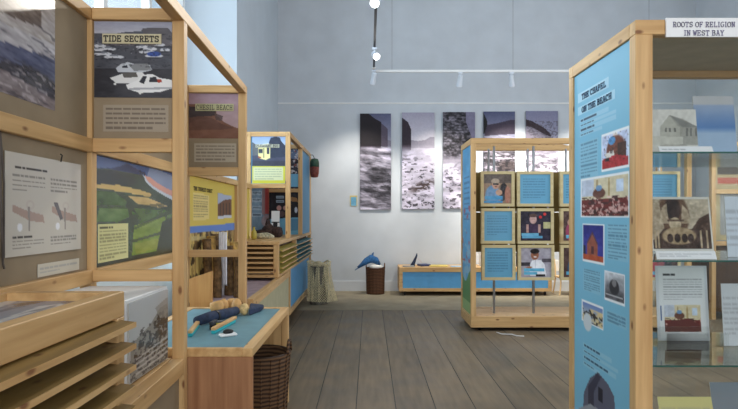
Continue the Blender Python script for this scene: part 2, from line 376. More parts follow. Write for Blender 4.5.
# ---------------------------------------------------------------- prints
def sea_print(p):
    p.grad((150, 140, 128), (96, 84, 84))
    p.noise(7, 9, .12, 3)
    def q(*a): return a
    p.poly([(-40, -40), (55, 0), (55, 55), (-40, 5)], (176, 168, 164))
    p.poly([(-40, -60), (20, -20), (42, 12), (42, 28), (20, 20), (-40, -5)], (104, 92, 86))
    p.poly([(-40, 5), (55, 45), (56, 62), (-40, 28)], (196, 192, 196), .8)
    p.poly([(-40, 26), (56, 60), (56, 88), (-40, 60)], (82, 86, 112))
    p.poly([(-40, 55), (30, 66), (56, 84), (56, 112), (-40, 66)], (48, 46, 54))
    p.poly([(-40, 62), (0, 68), (56, 100), (56, 112), (-40, 112)], (128, 116, 118))
    p.noise(5, 14, .08, 5, skew=-1.2); p.noise(20, 40, .14, 55, skew=-.8); p.speck(24, 44, .6, (190, 180, 182), 8, (p.T > .72)*1.0, .6, -1); p.speck(9, 20, .62, (50, 48, 60), 9, (p.T > .3)*1.0, .5, -1)
def tide_print(p):
    p.grad((158, 160, 178), (178, 178, 188), 0, .14)
    p.mix((p.T > .16)*1., (88, 88, 94)); p.poly([(92, 44), (112, 34), (140, 33), (143, 28), (168, 28), (173, 34), (173, 46), (92, 46)], (96, 92, 96))
    p.poly([(92, 44), (100, 36), (125, 32), (143, 31), (143, 36), (92, 47)], (86, 88, 98))
    p.mix((p.T > .32)*.9, (74, 76, 84)); p.mix((p.T > .62)*.8, (46, 46, 52)); p.noise(9, 30, .05, 2)
    for cx, cy, r in ((100, 46, 6), (108, 49, 8), (103, 54, 9), (114, 57, 10), (142, 47, 6), (150, 49, 7), (147, 52, 8), (160, 45, 5), (97, 50, 6), (154, 56, 9), (137, 43, 4), (165, 50, 5)):
        p.ell(cx, cy, r, 1.9, (206, 208, 214)); p.ell(cx, cy-1.6, r*.45, 1, (120, 124, 134)); p.ell(cx, cy+2, r*.9, .9, (60, 62, 70))
    p.ell(154, 54, 7, 2.6, (52, 78, 150))
    p.poly([(116, 68), (121, 64), (128, 62), (134, 64), (150, 65), (152, 70), (140, 73), (118, 72)], (196, 200, 206)); p.poly([(128, 64), (148, 64), (152, 70), (134, 71)], (132, 134, 136))
    p.poly([(122, 66), (127, 65), (128, 68), (122, 68)], (40, 44, 56))
    p.poly([(110, 78), (122, 74), (142, 72), (146, 76), (138, 83), (116, 83)], (226, 226, 224)); p.poly([(122, 73), (136, 72), (138, 77), (124, 78)], (90, 88, 84))
    p.poly([(126, 85), (138, 80), (142, 75), (152, 74), (160, 78), (172, 80), (173, 88), (160, 92), (140, 93), (128, 89)], (236, 236, 234))
    p.poly([(139, 82), (143, 76), (147, 76), (144, 84)], (36, 38, 48)); p.poly([(150, 77), (156, 77), (158, 82), (149, 82)], (34, 36, 46)); p.poly([(157, 79), (161, 79), (162, 82), (158, 83)], (170, 60, 40))
    p.poly([(128, 88), (172, 87), (172, 89), (130, 90)], (170, 172, 176))
    p.speck(22, 60, .7, (190, 192, 200), 12, ((p.T > .24) & (p.T < .42))*1., .6); p.speck(30, 60, .64, (24, 26, 32), 13, ((p.T > .16) & (p.T < .6))*1., .5)
    p.ell(115, 84, 1.2, 1.2, (230, 230, 226)); p.ell(140, 93, 1.4, 1.2, (230, 230, 226))
def coast_print(p):
    p.grad((66, 92, 140), (112, 132, 166), 0, .3)
    p.poly([(150, 166), (177, 178), (177, 200), (160, 190), (146, 180)], (132, 146, 174))
    p.poly([(97, 168), (112, 168), (121, 166), (127, 163), (133, 167), (146, 173), (146, 178), (97, 176)], (44, 58, 92), .95)
    p.poly([(90, 168), (110, 169), (126, 172), (144, 176), (150, 184), (162, 192), (178, 200), (178, 300), (88, 300)], (52, 72, 54))
    p.poly([(90, 170), (112, 171), (130, 176), (140, 182), (130, 186), (90, 184)], (34, 48, 50), .9)
    p.poly([(143, 175), (149, 178), (154, 183), (164, 189), (178, 196), (178, 203), (163, 195), (152, 188), (146, 182)], (202, 208, 216))
    p.poly([(145, 175.5), (150, 177), (156, 182), (166, 188), (178, 193), (178, 199), (164, 192.5), (153, 186), (147, 180)], (222, 160, 140))
    p.poly([(97, 184), (118, 185), (140, 190), (152, 194), (150, 197), (124, 192), (97, 188)], (206, 174, 104))
    p.poly([(128, 196), (146, 197), (158, 202), (168, 206), (160, 208), (138, 204)], (200, 168, 104))
    p.poly([(90, 190), (118, 193), (130, 200), (124, 206), (90, 208)], (70, 98, 50)); p.poly([(100, 206), (126, 206), (136, 214), (118, 222), (96, 222)], (88, 118, 58)); p.poly([(134, 207), (160, 210), (177, 208), (177, 222), (140, 224)], (72, 98, 46)); p.poly([(134, 226), (165, 216), (168, 235), (160, 250), (132, 256)], (120, 142, 48)); p.poly([(134, 244), (158, 238), (160, 248), (136, 254)], (140, 148, 50))
    p.poly([(162, 222), (178, 214), (178, 256), (156, 254)], (40, 52, 28)); p.poly([(90, 256), (130, 258), (150, 252), (150, 268), (90, 278)], (36, 42, 26), .9)
    for a in ([(97, 205), (130, 206), (176, 202), (176, 205), (130, 209), (97, 208)], [(116, 192), (130, 198), (134, 226), (131, 226), (126, 200), (116, 194)], [(132, 228), (165, 212), (176, 212), (165, 216), (132, 231)], [(132, 240), (166, 230), (166, 233), (132, 243)], [(158, 205), (170, 208), (170, 211), (158, 208)]): p.poly(a, (26, 38, 26), .5)
    p.noise(16, 20, .10, 6, (p.T > .3)*1.)
def chesil_print(p):
    p.grad((164, 134, 148), (176, 148, 150), 0, .5)
    p.poly([(188, 104), (196, 104), (210, 106), (216, 110), (217, 116), (224, 122), (232, 126), (242, 130), (242, 140), (188, 140)], (128, 88, 72))
    p.poly([(188, 106), (195, 107), (210, 107.5), (216, 111), (215, 116), (205, 116), (196, 120), (188, 124)], (66, 54, 56))
    p.poly([(214, 113), (223, 116), (222, 121), (216, 120)], (82, 66, 66), .8)
    p.poly([(188, 118), (200, 116), (212, 118), (222, 124), (234, 128), (220, 130), (188, 130)], (104, 72, 62), .9); p.noise(6, 10, .05, 2)
def yellow_print(p):
    p.fill((216, 190, 84)); p.noise(2, 2, .02, 1)
    q = lambda x0, y0, x1, y1, c: p.poly([(x0, y0), (x1, y0+ (x1-x0)*.22), (x1, y1-(x1-x0)*.1), (x0, y1)], c)
    q(193, 192, 209, 221, (226, 204, 130))
    u0, t0 = p.uv(193.5, 194); u1, t1 = p.uv(208, 218); p.text(u0, t0, u1, t1, 9, (110, 92, 50), .8, 4)
    
    q(217.5, 193, 231.5, 219, (150, 110, 80)); p.poly([(218, 193), (231.5, 196), (231.5, 200), (218, 204)], (168, 178, 200)); p.poly([(218, 204), (224, 200), (231.5, 199), (231.5, 217), (218, 217)], (112, 74, 50))
    for x in (220, 223, 226, 229): p.poly([(x, 203), (x+.8, 203), (x+.8, 217), (x, 217)], (62, 40, 32))
    p.poly([(218, 216), (231.5, 215), (231.5, 217.5), (218, 219)], (196, 200, 208))
    p.poly([(186, 227), (236, 223), (236, 260), (186, 262)], (96, 132, 200)); m = p.pm([(186, 234), (240, 229), (240, 310), (186, 330)]); p.mix(m, (206, 178, 104)); p.speck(26, 16, .54, (60, 46, 30), 6, m, .95); p.speck(50, 6, .55, (130, 100, 56), 8, m, .7); p.poly([(191, 237), (206, 235.5), (206, 239.5), (191, 241)], (206, 186, 130), .8)
def bus_print(p):
    p.grad((146, 172, 212), (186, 200, 218), 0, .45); m = (p.T > .5)*1.; p.mix(m, (60, 64, 88)); p.mix((p.T > .82)*1., (50, 52, 70))
    p.poly([(252, 142), (257, 145), (259, 150), (259, 155), (252, 156)], (96, 100, 104))
    p.poly([(269, 142), (270.5, 138), (275, 136.6), (280, 137.5), (281, 141), (285.5, 146), (285.5, 157), (270, 158)], (40, 48, 70))
    p.poly([(258, 148.5), (260, 144.5), (268.5, 143.5), (270, 146), (270, 158), (266, 160), (260, 158.5), (258, 156)], (236, 226, 160))
    p.poly([(258.5, 149), (262.5, 149), (262.5, 153), (258.5, 153)], (50, 60, 76)); p.poly([(267, 147), (269.3, 147), (269.3, 154), (267, 154)], (50, 54, 70)); p.poly([(263.3, 148), (264.2, 148), (264.2, 158), (263.3, 158)], (150, 150, 110)); p.poly([(258, 156), (261, 157), (261, 158.4), (258, 157.6)], (170, 90, 60)); p.poly([(260, 144.5), (268, 143.6), (268, 145), (260, 146)], (250, 240, 190))
    p.noise(8, 10, .03, 1)
def bus_board(p):
    p.fill((206, 206, 70)); u0, t0 = p.uv(253.5, 167.5); u1, t1 = p.uv(283, 180.5); p.rect(u0, t0, u1, t1, (214, 218, 176)); p.text(u0+.04, t0+.03, u1-.04, t1-.02, 5, (120, 136, 110), .7, 3)
def collage_a(p):   # back board of the far stand: blue text sheets and a red oilskin coat
    p.fill((106, 130, 146)); p.noise(4, 6, .06, 2)
    for y in (191, 198, 206, 213): p.poly([(251, y), (262, y), (262, y+4), (251, y+4)], (150, 166, 178)); p.poly([(253, y+1.2), (261, y+1.2), (261, y+2.4), (253, y+2.4)], (60, 74, 90))
    p.poly([(264, 188), (270, 188), (272, 200), (272, 214), (265, 214), (264, 204)], (166, 62, 56)); p.poly([(269, 188), (271.5, 190), (271.5, 210), (270, 206)], (220, 170, 80))
    p.poly([(262, 190), (265, 188), (265, 216), (262, 214)], (140, 110, 110)); p.ell(267, 221, 5, 6, (164, 140, 140)); p.noise(14, 16, .08, 4)
def collage_b(p):
    p.fill((44, 42, 52)); p.noise(10, 14, .10, 5)
    p.poly([(271, 150), (303, 150), (303, 160), (271, 156)], (96, 112, 140)); p.speck(14, 20, .62, (226, 216, 214), 3, None, .8); p.speck(10, 14, .64, (150, 70, 64), 4, None, .8)
    p.poly([(271, 174), (303, 174), (303, 187), (271, 187)], (118, 176, 206))
def collage_c(p):
    p.fill((36, 34, 40)); p.noise(10, 14, .06, 6)
    for y in (196, 200): p.poly([(276, y), (284, y), (284, y+2.6), (276, y+2.6)], (150, 166, 178)); p.poly([(277, y+.9), (283, y+.9), (283, y+1.6), (277, y+1.6)], (40, 50, 60))
    p.ell(279, 208, 2.4, 2.6, (196, 150, 140)); p.ell(285, 208, 2, 2.2, (180, 140, 128)); p.ell(281, 214, 4, 3, (90, 70, 70)); p.poly([(288, 196), (297, 198), (298, 202), (289, 201)], (150, 110, 70)); p.ell(296, 210, 1.5, 3, (200, 206, 220))
    p.poly([(270, 219), (303, 217), (303, 240), (270, 240)], (112, 170, 196)); p.poly([(290, 219), (300, 219), (300, 230), (290, 231)], (90, 140, 170))
def storm(k):
    def f(p):
        A = p.U/3.1; B = p.T        # square coordinates of the tall sheet
        def warp(sx, sy, seed, amp=.5, skew=0):
            wx = fbm(A*6, B*6, seed+90, 3)-.5; return fbm((A+wx*amp*.3)*sx+skew*B*sy, (B+wx*amp*.2)*sy, seed, 5)
        def ridge(sx, sy, seed, amp=.5, skew=0): return 1-np.abs(warp(sx, sy, seed, amp, skew)-.5)*5
        def tone(m, v, tint=(1, .97, 1.04)):
            v = np.clip(v, 0, 255); c = np.stack([v*tint[0], v*tint[1], v*tint[2]], -1)/255; p.c = p.c*(1-m[..., None])+c*m[..., None]
        step = lambda t, w=.03: np.clip((p.T-t)/w, 0, 1)
        foam = lambda sx, sy, sd, sk=0: np.clip((fbm(A*sx+sk*B*sy, B*sy, sd, 5)-.5)*2.6+.5, 0, 1)
        if k == 0:
            p.grad((112, 114, 140), (170, 170, 186), 0, .3)
            p.poly([(380, 122), (388, 129), (388, 148), (380, 146)], (110, 102, 116)); p.poly([(359, 112), (368, 113), (374, 118), (381, 122), (381, 150), (359, 152)], (60, 50, 58)); p.poly([(388, 140), (392, 141), (392, 150), (388, 150)], (140, 136, 150))
            dk = np.clip((p.T-.44)/.2, 0, 1)*np.clip((.9-p.T)/.1, 0, 1)
            v = 176-80*dk*(.5+.5*p.U)+(foam(7, 24, 11, -.45)-.5)*105+(foam(24, 80, 12, -.4)-.5)*38
            tone(step(.335, .03), v)
            ln = np.clip(1-np.abs(p.T-(.52+.1*p.U+.02*np.sin(p.U*9)))/.018, 0, 1)+np.clip(1-np.abs(p.T-(.66+.16*p.U))/.02, 0, 1); tone(np.clip(ln, 0, 1)*.55*foam(20, 40, 17), 222+0*A)
            m = np.clip((foam(10, 30, 15, -.5)-.45)/.2, 0, 1)*np.clip((p.T-.52)/.1, 0, 1)*np.clip((.92-p.T)/.05, 0, 1)*np.clip(.3+p.U-(p.T < .7)*.3, 0, 1); tone(m*.75, 58+40*foam(40, 90, 16))
        elif k == 1:
            p.grad((176, 172, 188), (218, 214, 222), 0, .28)
            p.poly([(401, 117), (404, 119), (408, 122), (411, 129), (411, 150), (401, 158)], (78, 68, 78)); p.poly([(411, 140), (418, 141), (425, 140), (430, 137), (435, 137), (435, 148), (411, 148)], (158, 152, 164), .8)
            tone(step(.33, .08), 214+(foam(12, 30, 21)-.5)*34); m = np.clip((foam(30, 60, 22)-.74)/.1, 0, 1)*step(.40, .15); tone(m*.85, 80+0*A)
            m = np.clip((foam(16, 50, 23, .4)-.5)/.2, 0, 1)*step(.58, .1)*np.clip((.95-p.T)/.08, 0, 1); tone(m*.6, 160+50*foam(30, 60, 24))
            m = np.clip(1.2-((p.U-.62)/.42)**2-((p.T-.76-(.62-p.U)*.12)/.055)**2, 0, 1)*np.clip((foam(24, 60, 26)-.25)/.2, 0, 1); tone(m*.9, 84+0*A, (1.08, .94, .92))
        elif k == 2:
            st_ = 108+(foam(40, 56, 31)-.5)*80+(foam(12, 16, 32)-.5)*50; tone(np.ones_like(A), st_); g = np.abs(((B*34) % 1)-.5) < .14; tone(g*.4, 60+0*A)
            p.poly([(466, 110), (478, 110), (478, 150), (472, 138), (466, 122)], (150, 146, 168), .9)
            tone(step(.44, .06), 206+(foam(9, 20, 34)-.5)*60); r2 = np.hypot((p.U-.62)/.5, (p.T-.66)/.2); tone(np.clip(1-np.abs(r2-.7)/.12, 0, 1)*step(.5, .05)*.6*foam(30, 50, 35), 96+0*A); tone(np.clip((foam(26, 50, 36)-.72)/.1, 0, 1)*step(.55, .1)*.8, 90+0*A)
        elif k == 3:
            p.grad((104, 108, 136), (160, 160, 178), 0, .22); p.poly([(483, 112), (487, 120), (488, 134), (483, 134)], (46, 40, 50)); p.poly([(487, 125), (498, 123), (510, 120), (516, 120), (516, 134), (484, 136), (486, 129)], (92, 84, 98))
            tone(step(.24, .08), 128+(foam(16, 60, 41, -.3)-.5)*120); m = np.clip(1.2-((p.U-.75)/.4)**2-((p.T-.56)/.07)**2, 0, 1); tone(m*.85, 70+30*foam(40, 70, 43), (1.05, .95, .95)); tone(np.clip((foam(34, 70, 44)-.6)/.1, 0, 1)*step(.4, .1)*.8, 62+0*A)
        else:
            p.grad((144, 144, 168), (196, 194, 206), 0, .5); p.poly([(525, 124), (531, 124), (537, 128), (545, 133), (552, 138), (556, 146), (556, 160), (525, 160)], (156, 150, 162)); 
            p.poly([(525, 119), (532, 121), (539, 125), (546, 129), (551, 135), (551, 137), (544, 134), (537, 130), (531, 127), (525, 126)], (84, 72, 78))
            tone(((foam(60, 90, 51) > .6) & (p.T > .1) & (p.T < .22+p.U*.22) & (p.T < .4))*.5, 100+0*A)
            tone(step(.40, .08), 190+(foam(18, 50, 52)-.5)*100); tone(np.clip((foam(30, 60, 53)-.55)/.12, 0, 1)*step(.45, .1)*.7, 96+0*A)
        p.noise(30, 90, .03, 70+k); p.c = np.clip((p.c-.5)*1.15+.40, .05, 1)
    return f
def txt_tile(seed):
    def f(p):
        p.fill((104, 166, 198)); p.text(.1, .12, .84, .84, 8, (64, 112, 140), .8, seed)
    return f
def man_dog(p):
    p.fill((150, 122, 98)); p.mix((p.T < .3)*1., (96, 82, 74)); p.noise(5, 5, .06, 2)
    p.ell(.32, .70, .26, .32, (104, 146, 186), px=False); p.ell(.43, .34, .13, .17, (196, 150, 126), px=False); p.ell(.42, .24, .15, .10, (170, 150, 130), px=False); p.rect(.33, .30, .54, .36, (34, 32, 36)); p.ell(.72, .46, .12, .16, (36, 32, 36), px=False); p.ell(.68, .66, .12, .26, (44, 40, 46), px=False); p.ell(.86, .7, .10, .3, (176, 120, 100), px=False); p.ell(.55, .62, .12, .1, (188, 146, 120), px=False)
    p.rect(.04, .74, .68, .86, (70, 150, 196)); p.rect(.0, .9, .68, .98, (60, 140, 190)); p.ell(.44, .42, .05, .02, (120, 70, 60), px=False); p.noise(14, 14, .09, 9)
def girl(p):
    p.fill((44, 38, 56)); p.noise(7, 7, .08, 3); p.ell(.42, .28, .12, .15, (196, 156, 150), px=False); p.ell(.42, .15, .13, .06, (90, 66, 60), px=False); p.rect(.24, .45, .62, .8, (60, 40, 70)); p.rect(.20, .45, .28, .72, (190, 150, 140)); p.rect(.58, .45, .66, .72, (190, 150, 140)); p.rect(.76, .36, 1, .58, (196, 190, 140)); p.ell(.66, .2, .05, .05, (210, 50, 50), px=False); p.ell(.8, .1, .05, .05, (220, 60, 60), px=False)
    p.rect(.04, .74, .60, .84, (110, 180, 212)); p.rect(.06, .84, .72, .92, (100, 170, 206)); p.ell(.42, .3, .09, .1, (214, 176, 166), .6, px=False); p.rect(.37, .26, .47, .275, (60, 40, 40), .7); p.noise(14, 14, .08, 9)
def chef(p):
    p.fill((172, 166, 176)); p.noise(6, 6, .08, 5); p.rect(0, .5, .3, .62, (60, 56, 62)); p.rect(.7, .36, 1, .5, (90, 84, 92)); p.poly([(.28, .66), (.36, .44), (.50, .40), (.66, .42), (.78, .56), (.84, .95), (.3, .95)], (240, 240, 244), px=False)
    p.ell(.46, .24, .13, .17, (156, 100, 74), px=False); p.ell(.46, .12, .15, .09, (30, 24, 24), px=False); p.ell(.47, .31, .05, .02, (236, 226, 220), px=False); p.poly([(.12, .66), (.3, .62), (.4, .66), (.3, .7)], (170, 116, 90), px=False)
    p.rect(.10, .70, .78, .80, (100, 180, 212)); p.rect(.10, .82, .54, .92, (100, 180, 212)); p.rect(.5, .9, .8, .98, (40, 38, 44)); p.rect(.40, .22, .52, .235, (50, 30, 26), .8); p.poly([(.46, .42), (.5, .42), (.49, .7), (.47, .7)], (200, 200, 208), .8, px=False); p.noise(14, 14, .07, 9)
def crowd(seed):
    def f(p):
        p.fill((92, 70, 66)); p.noise(6, 6, .14, seed); rs = random.Random(seed)
        for _ in range(4):
            x = rs.uniform(.15, .85); p.ell(x, .7, .14, .3, (rs.randint(40, 190), rs.randint(40, 120), rs.randint(50, 160)), px=False); p.ell(x, .38, .08, .11, (196, 150, 130), px=False)
        p.rect(.1, .8, .8, .92, (100, 176, 210))
    return f
def organ(p):
    p.fill((196, 206, 232)); p.rect(.45, 0, .62, .4, (232, 226, 220)); p.ell(.55, .5, .36, .42, (112, 56, 38), px=False); p.ell(.4, .2, .14, .12, (74, 140, 196), px=False); p.rect(.62, .32, .95, .8, (70, 38, 28)); p.poly([(.0, .7), (.5, .62), (1, .75), (1, 1), (0, 1)], (176, 42, 50), px=False); p.poly([(.12, .56), (.45, .48), (.5, .62), (.2, .7)], (226, 220, 210), px=False); p.rect(.12, .68, .3, .78, (40, 34, 40)); p.noise(12, 12, .12, 3); p.speck(18, 18, .66, (40, 26, 28), 9, None, .6)
def chapel_in(p):
    p.fill((214, 202, 170)); p.rect(0, 0, .3, .45, (196, 204, 220)); p.rect(.78, .1, .92, .4, (200, 216, 238)); p.rect(.36, .05, .4, .5, (170, 150, 110)); p.rect(.62, .05, .66, .5, (180, 156, 110)); p.ell(.42, .4, .14, .14, (100, 60, 48), px=False); p.ell(.42, .26, .07, .08, (110, 150, 190), px=False)
    p.mix((p.T > .55)*1., (110, 40, 38)); p.speck(9, 12, .55, (60, 28, 30), 7, (p.T > .5)*1., .9); p.speck(18, 14, .6, (226, 190, 180), 8, (p.T > .5)*1., .8); p.noise(14, 12, .1, 6)
def dusk(p):
    p.grad((28, 34, 120), (60, 60, 150), 0, .6); p.poly([(.2, .9), (.22, .48), (.48, .18), (.72, .5), (.74, .9)], (150, 84, 66), px=False); p.poly([(.2, .5), (.48, .16), (.74, .5), (.7, .52), (.48, .26), (.24, .54)], (90, 60, 70), px=False); p.rect(.42, .6, .54, .82, (80, 40, 50)); p.mix((p.T > .84)*1., (180, 84, 52)); p.rect(0, .6, .14, .84, (30, 30, 60)); p.noise(8, 10, .07, 3)
def greyp(seed, top=(196, 200, 206), bot=(86, 86, 92)):
    def f(p):
        p.grad(top, bot, .1, .8); p.noise(6, 6, .18, seed); p.ell(.5, .5, .26, .3, (46, 46, 52), px=False); p.ell(.5, .34, .12, .14, (130, 128, 130), px=False); p.rect(.05, .8, .95, .84, (190, 190, 192))
    return f
def ruin(p):
    p.grad((100, 130, 190), (170, 180, 190), 0, .5); p.speck(6, 5, .45, (214, 196, 150), 3, (p.T > .25)*1.); p.speck(8, 8, .56, (44, 40, 40), 5, (p.T > .3)*1.)
def chapel_side(p):
    p.fill((124, 186, 212))
    B = (236, 240, 242)
    p.rect(.08, .057, .66, .083, (168, 210, 228)); p.rect(.08, .094, .76, .120, (168, 210, 228))
    for i, e in enumerate((.66, .78, .78, .55)): p.rect(.12, .133+i*.0135, e, .144+i*.0135, (150, 198, 220)); p.text(.14, .133+i*.0135, e-.02, .1435+i*.0135, 1, (40, 66, 90), .9, 30+i)
    def blk(x0, y0, x1, y1, n, seed):
        u0, t0 = p.uv(x0, y0); u1, t1 = p.uv(x1, y1); p.rect(u0, t0, u1, t1, (138, 190, 212)); p.text(u0+.02, t0, u1-.02, t1, n, (50, 92, 120), .8, seed)
    def ph(x0, y0, x1, y1, fn):
        u0, t0 = p.uv(x0, y0); u1, t1 = p.uv(x1, y1); p.photo(u0, t0, u1, t1, fn, B)
    blk(580, 144, 598, 176, 10, 2); ph(602, 137, 628, 165, organ); ph(581.5, 181, 628, 216, chapel_in)
    ph(583, 225, 603.5, 263, dusk); blk(607, 224, 628, 263, 11, 4); blk(583, 268, 601, 296, 9, 5); ph(605, 272, 624, 304, greyp(4)); ph(582.5, 301, 602.5, 329, ruin); blk(606, 310, 627, 330, 6, 6)
    p.ell(587.5, 322, 4.2, 9, (206, 214, 218))
    for i in range(4):
        y = 342+i*6; u0, t0 = p.uv(583, y); u1, _ = p.uv((612, 618, 616, 600)[i], y); p.rect(u0, t0, u1, t0+.011, (146, 196, 216)); p.text(u0+.02, t0, u1, t0+.011, 1, (34, 70, 100), .9, i+50)
    p.poly([(583, 409), (584, 392), (590, 378), (598, 372), (608, 384), (614, 396), (616, 420), (583, 420)], (92, 94, 112)); p.poly([(588, 386), (597, 373), (601, 377), (594, 392), (594, 420), (588, 420)], (58, 58, 76)); p.poly([(598, 386), (603, 390), (603, 404), (598, 400)], (36, 36, 50)); p.poly([(579, 408), (590, 404), (600, 410), (600, 430), (579, 430)], (150, 154, 160))
def island_side(p):
    p.fill((96, 164, 206)); 
    for i in range(9):
        u0, t0 = p.uv(463, 178+i*5); p.rect(.2, t0, .8, t0+.012, (60, 110, 150), .7)
    p.noise(3, 22, .07, 3); p.speck(3, 20, .6, (160, 190, 206), 5, (p.T > .3)*1., .7); p.speck(4, 26, .66, (176, 84, 96), 6, ((p.T > .35) & (p.T < .7))*1., .8)
    p.mix((p.T > .78+.04*np.sin(p.U*5))*1., (96, 140, 88)); p.mix((p.T > .93)*1., (150, 176, 120))
def church_card(p):
    p.grad((214, 212, 206), (206, 204, 198)); p.poly([(660, 146), (660, 127), (669.5, 115), (683, 119), (699, 128), (699, 145)], (158, 156, 148)); p.poly([(669.5, 115), (699, 127), (682, 127)], (130, 130, 126)); p.poly([(660, 127), (669.5, 116), (680, 128), (680, 146), (660, 146)], (178, 176, 166))
    for x in (665, 669, 674): p.poly([(x, 128), (x+2, 128), (x+2, 132), (x, 132)], (110, 110, 106))
    for x in (686, 690, 695): p.poly([(x, 128), (x+2, 128), (x+2, 136), (x, 136)], (112, 112, 108))
    p.poly([(653, 136), (683, 137), (683, 144), (653, 145)], (198, 196, 186)); p.noise(14, 12, .06, 3)
def sky_card(p):
    p.grad((176, 186, 206), (92, 132, 188), .05, .5); p.mix(np.clip((p.T-.5)/.1, 0, 1), (164, 188, 216)); p.mix((p.T < .14)*1., (190, 192, 196)); p.noise(3, 4, .03, 2)
def sepia(p):
    p.fill((206, 190, 168)); p.ell(.38, .34, .26, .42, (112, 80, 60), px=False); p.ell(.38, .22, .13, .22, (64, 42, 34), px=False); p.ell(.4, .5, .1, .12, (210, 190, 160), px=False); p.poly([(0, .1), (.16, .1), (.22, .6), (0, .8)], (190, 170, 146), px=False); p.poly([(.6, .7), (.8, .4), (.98, .3), (.98, .9), (.6, .9)], (92, 66, 52), px=False)
    p.poly([(.0, .82), (.2, .6), (.8, .6), (1, .85), (1, 1), (0, 1)], (78, 54, 44), px=False); p.ell(.45, .72, .28, .16, (190, 164, 130), px=False)
    for u in (.3, .42, .54, .64): p.ell(u, .76, .05, .08, (70, 48, 40), px=False)
    for u in (.05, .1, .8, .9): p.rect(u, .62, u+.025, .95, (200, 176, 146))
    p.poly([(.14, .5), (.2, .2), (.28, .12), (.3, .5)], (226, 208, 180), .7, False); p.poly([(.5, .5), (.54, .14), (.62, .24), (.66, .5)], (222, 204, 176), .7, False); p.rect(.28, .42, .56, .46, (84, 58, 44), .8); p.noise(10, 9, .12, 2); p.noise(26, 24, .14, 3)
    m = ((p.U < .02) | (p.U > .975) | (p.T < .04) | (p.T > .96))*1.; p.mix(m, (236, 232, 226))
def doc(p):
    p.fill((212, 216, 224)); p.rect(.06, .03, .94, .97, (226, 229, 234)); p.text(.14, .10, .45, .14, 1, (40, 44, 52), .9, 2, .9); p.text(.14, .17, .9, .47, 9, (120, 124, 134), .8, 3)
    p.photo(.14, .53, .84, .88, chapel_in); p.poly([(.14, .82), (.3, .74), (.6, .7), (.84, .8), (.84, .88), (.14, .88)], (96, 40, 40), px=False); p.rect(.07, .54, .10, .74, (50, 90, 150))
def label(seed, n=1, bg=(236, 236, 238)):
    def f(p): p.fill(bg); p.text(.05, .2, .95, .85, n, (140, 142, 150), .7, seed, .6)
    return f
def bw_box(p):
    p.grad((196, 198, 198), (170, 170, 166)); p.poly([(131, 345), (150, 325), (160, 308), (172, 300), (173, 360), (134, 382), (130, 380)], (140, 136, 128)); p.speck(16, 20, .5, (48, 46, 46), 3, p.pm([(150, 330), (160, 312), (173, 318), (173, 350), (150, 356), (134, 362), (134, 346)]), .95); p.speck(18, 26, .57, (60, 58, 58), 4, p.pm([(130, 340), (173, 300), (173, 360), (130, 384)]), .8)
    p.poly([(155, 308), (166, 298), (173, 296), (173, 316), (160, 318)], (150, 146, 138), .7)
    for i in range(4): p.poly([(136, 374-i*5), (168, 350-i*5), (168, 352-i*5), (136, 376-i*5)], (206, 204, 198), .7)
def glazed(p):
    p.fill((198, 200, 200)); p.noise(3, 5, .05, 2); p.poly([(-30, 330), (40, 306), (125, 299), (125, 297), (20, 300), (-30, 318)], (120, 130, 150), .8); p.poly([(14, 304), (36, 301), (40, 303), (16, 307)], (60, 66, 84)); p.poly([(60, 302), (100, 297), (104, 299), (64, 305)], (100, 110, 130)); p.speck(6, 9, .6, (90, 96, 110), 4, None, .6)
def knots(p):
    p.fill((206, 198, 184)); 
    p.text(.10, .115, .62, .15, 1, (50, 46, 44), .9, 2, .9); p.text(.08, .20, .47, .38, 4, (86, 82, 78), .8, 3); p.text(.54, .20, .93, .36, 4, (86, 82, 78), .8, 4)
    for u in (.08, .56):
        p.poly([(u, .50), (u+.14, .55), (u+.36, .60), (u+.38, .68), (u+.2, .66), (u, .57)], (178, 152, 138), px=False)
        p.ell(u+.2, .5, .05, .05, (200, 188, 176), px=False); p.ell(u+.2, .5, .03, .03, (206, 198, 184), px=False); p.poly([(u+.17, .52), (u+.2, .52), (u+.2, .76), (u+.18, .76)], (150, 140, 132), px=False); p.ell(u+.08, .72, .03, .04, (238, 238, 240), px=False)
    p.poly([(.58, .46), (.64, .46), (.72, .64), (.68, .66)], (110, 104, 104), px=False)
    p.text(.08, .80, .4, .83, 1, (60, 56, 54), .9, 6, .9); p.text(.08, .84, .45, .94, 3, (90, 86, 82), .8, 7); p.text(.54, .82, .92, .93, 3, (90, 86, 82), .8, 8)
def harbour(p):
    p.grad((90, 110, 130), (60, 60, 60)); p.noise(8, 8, .2, 3)

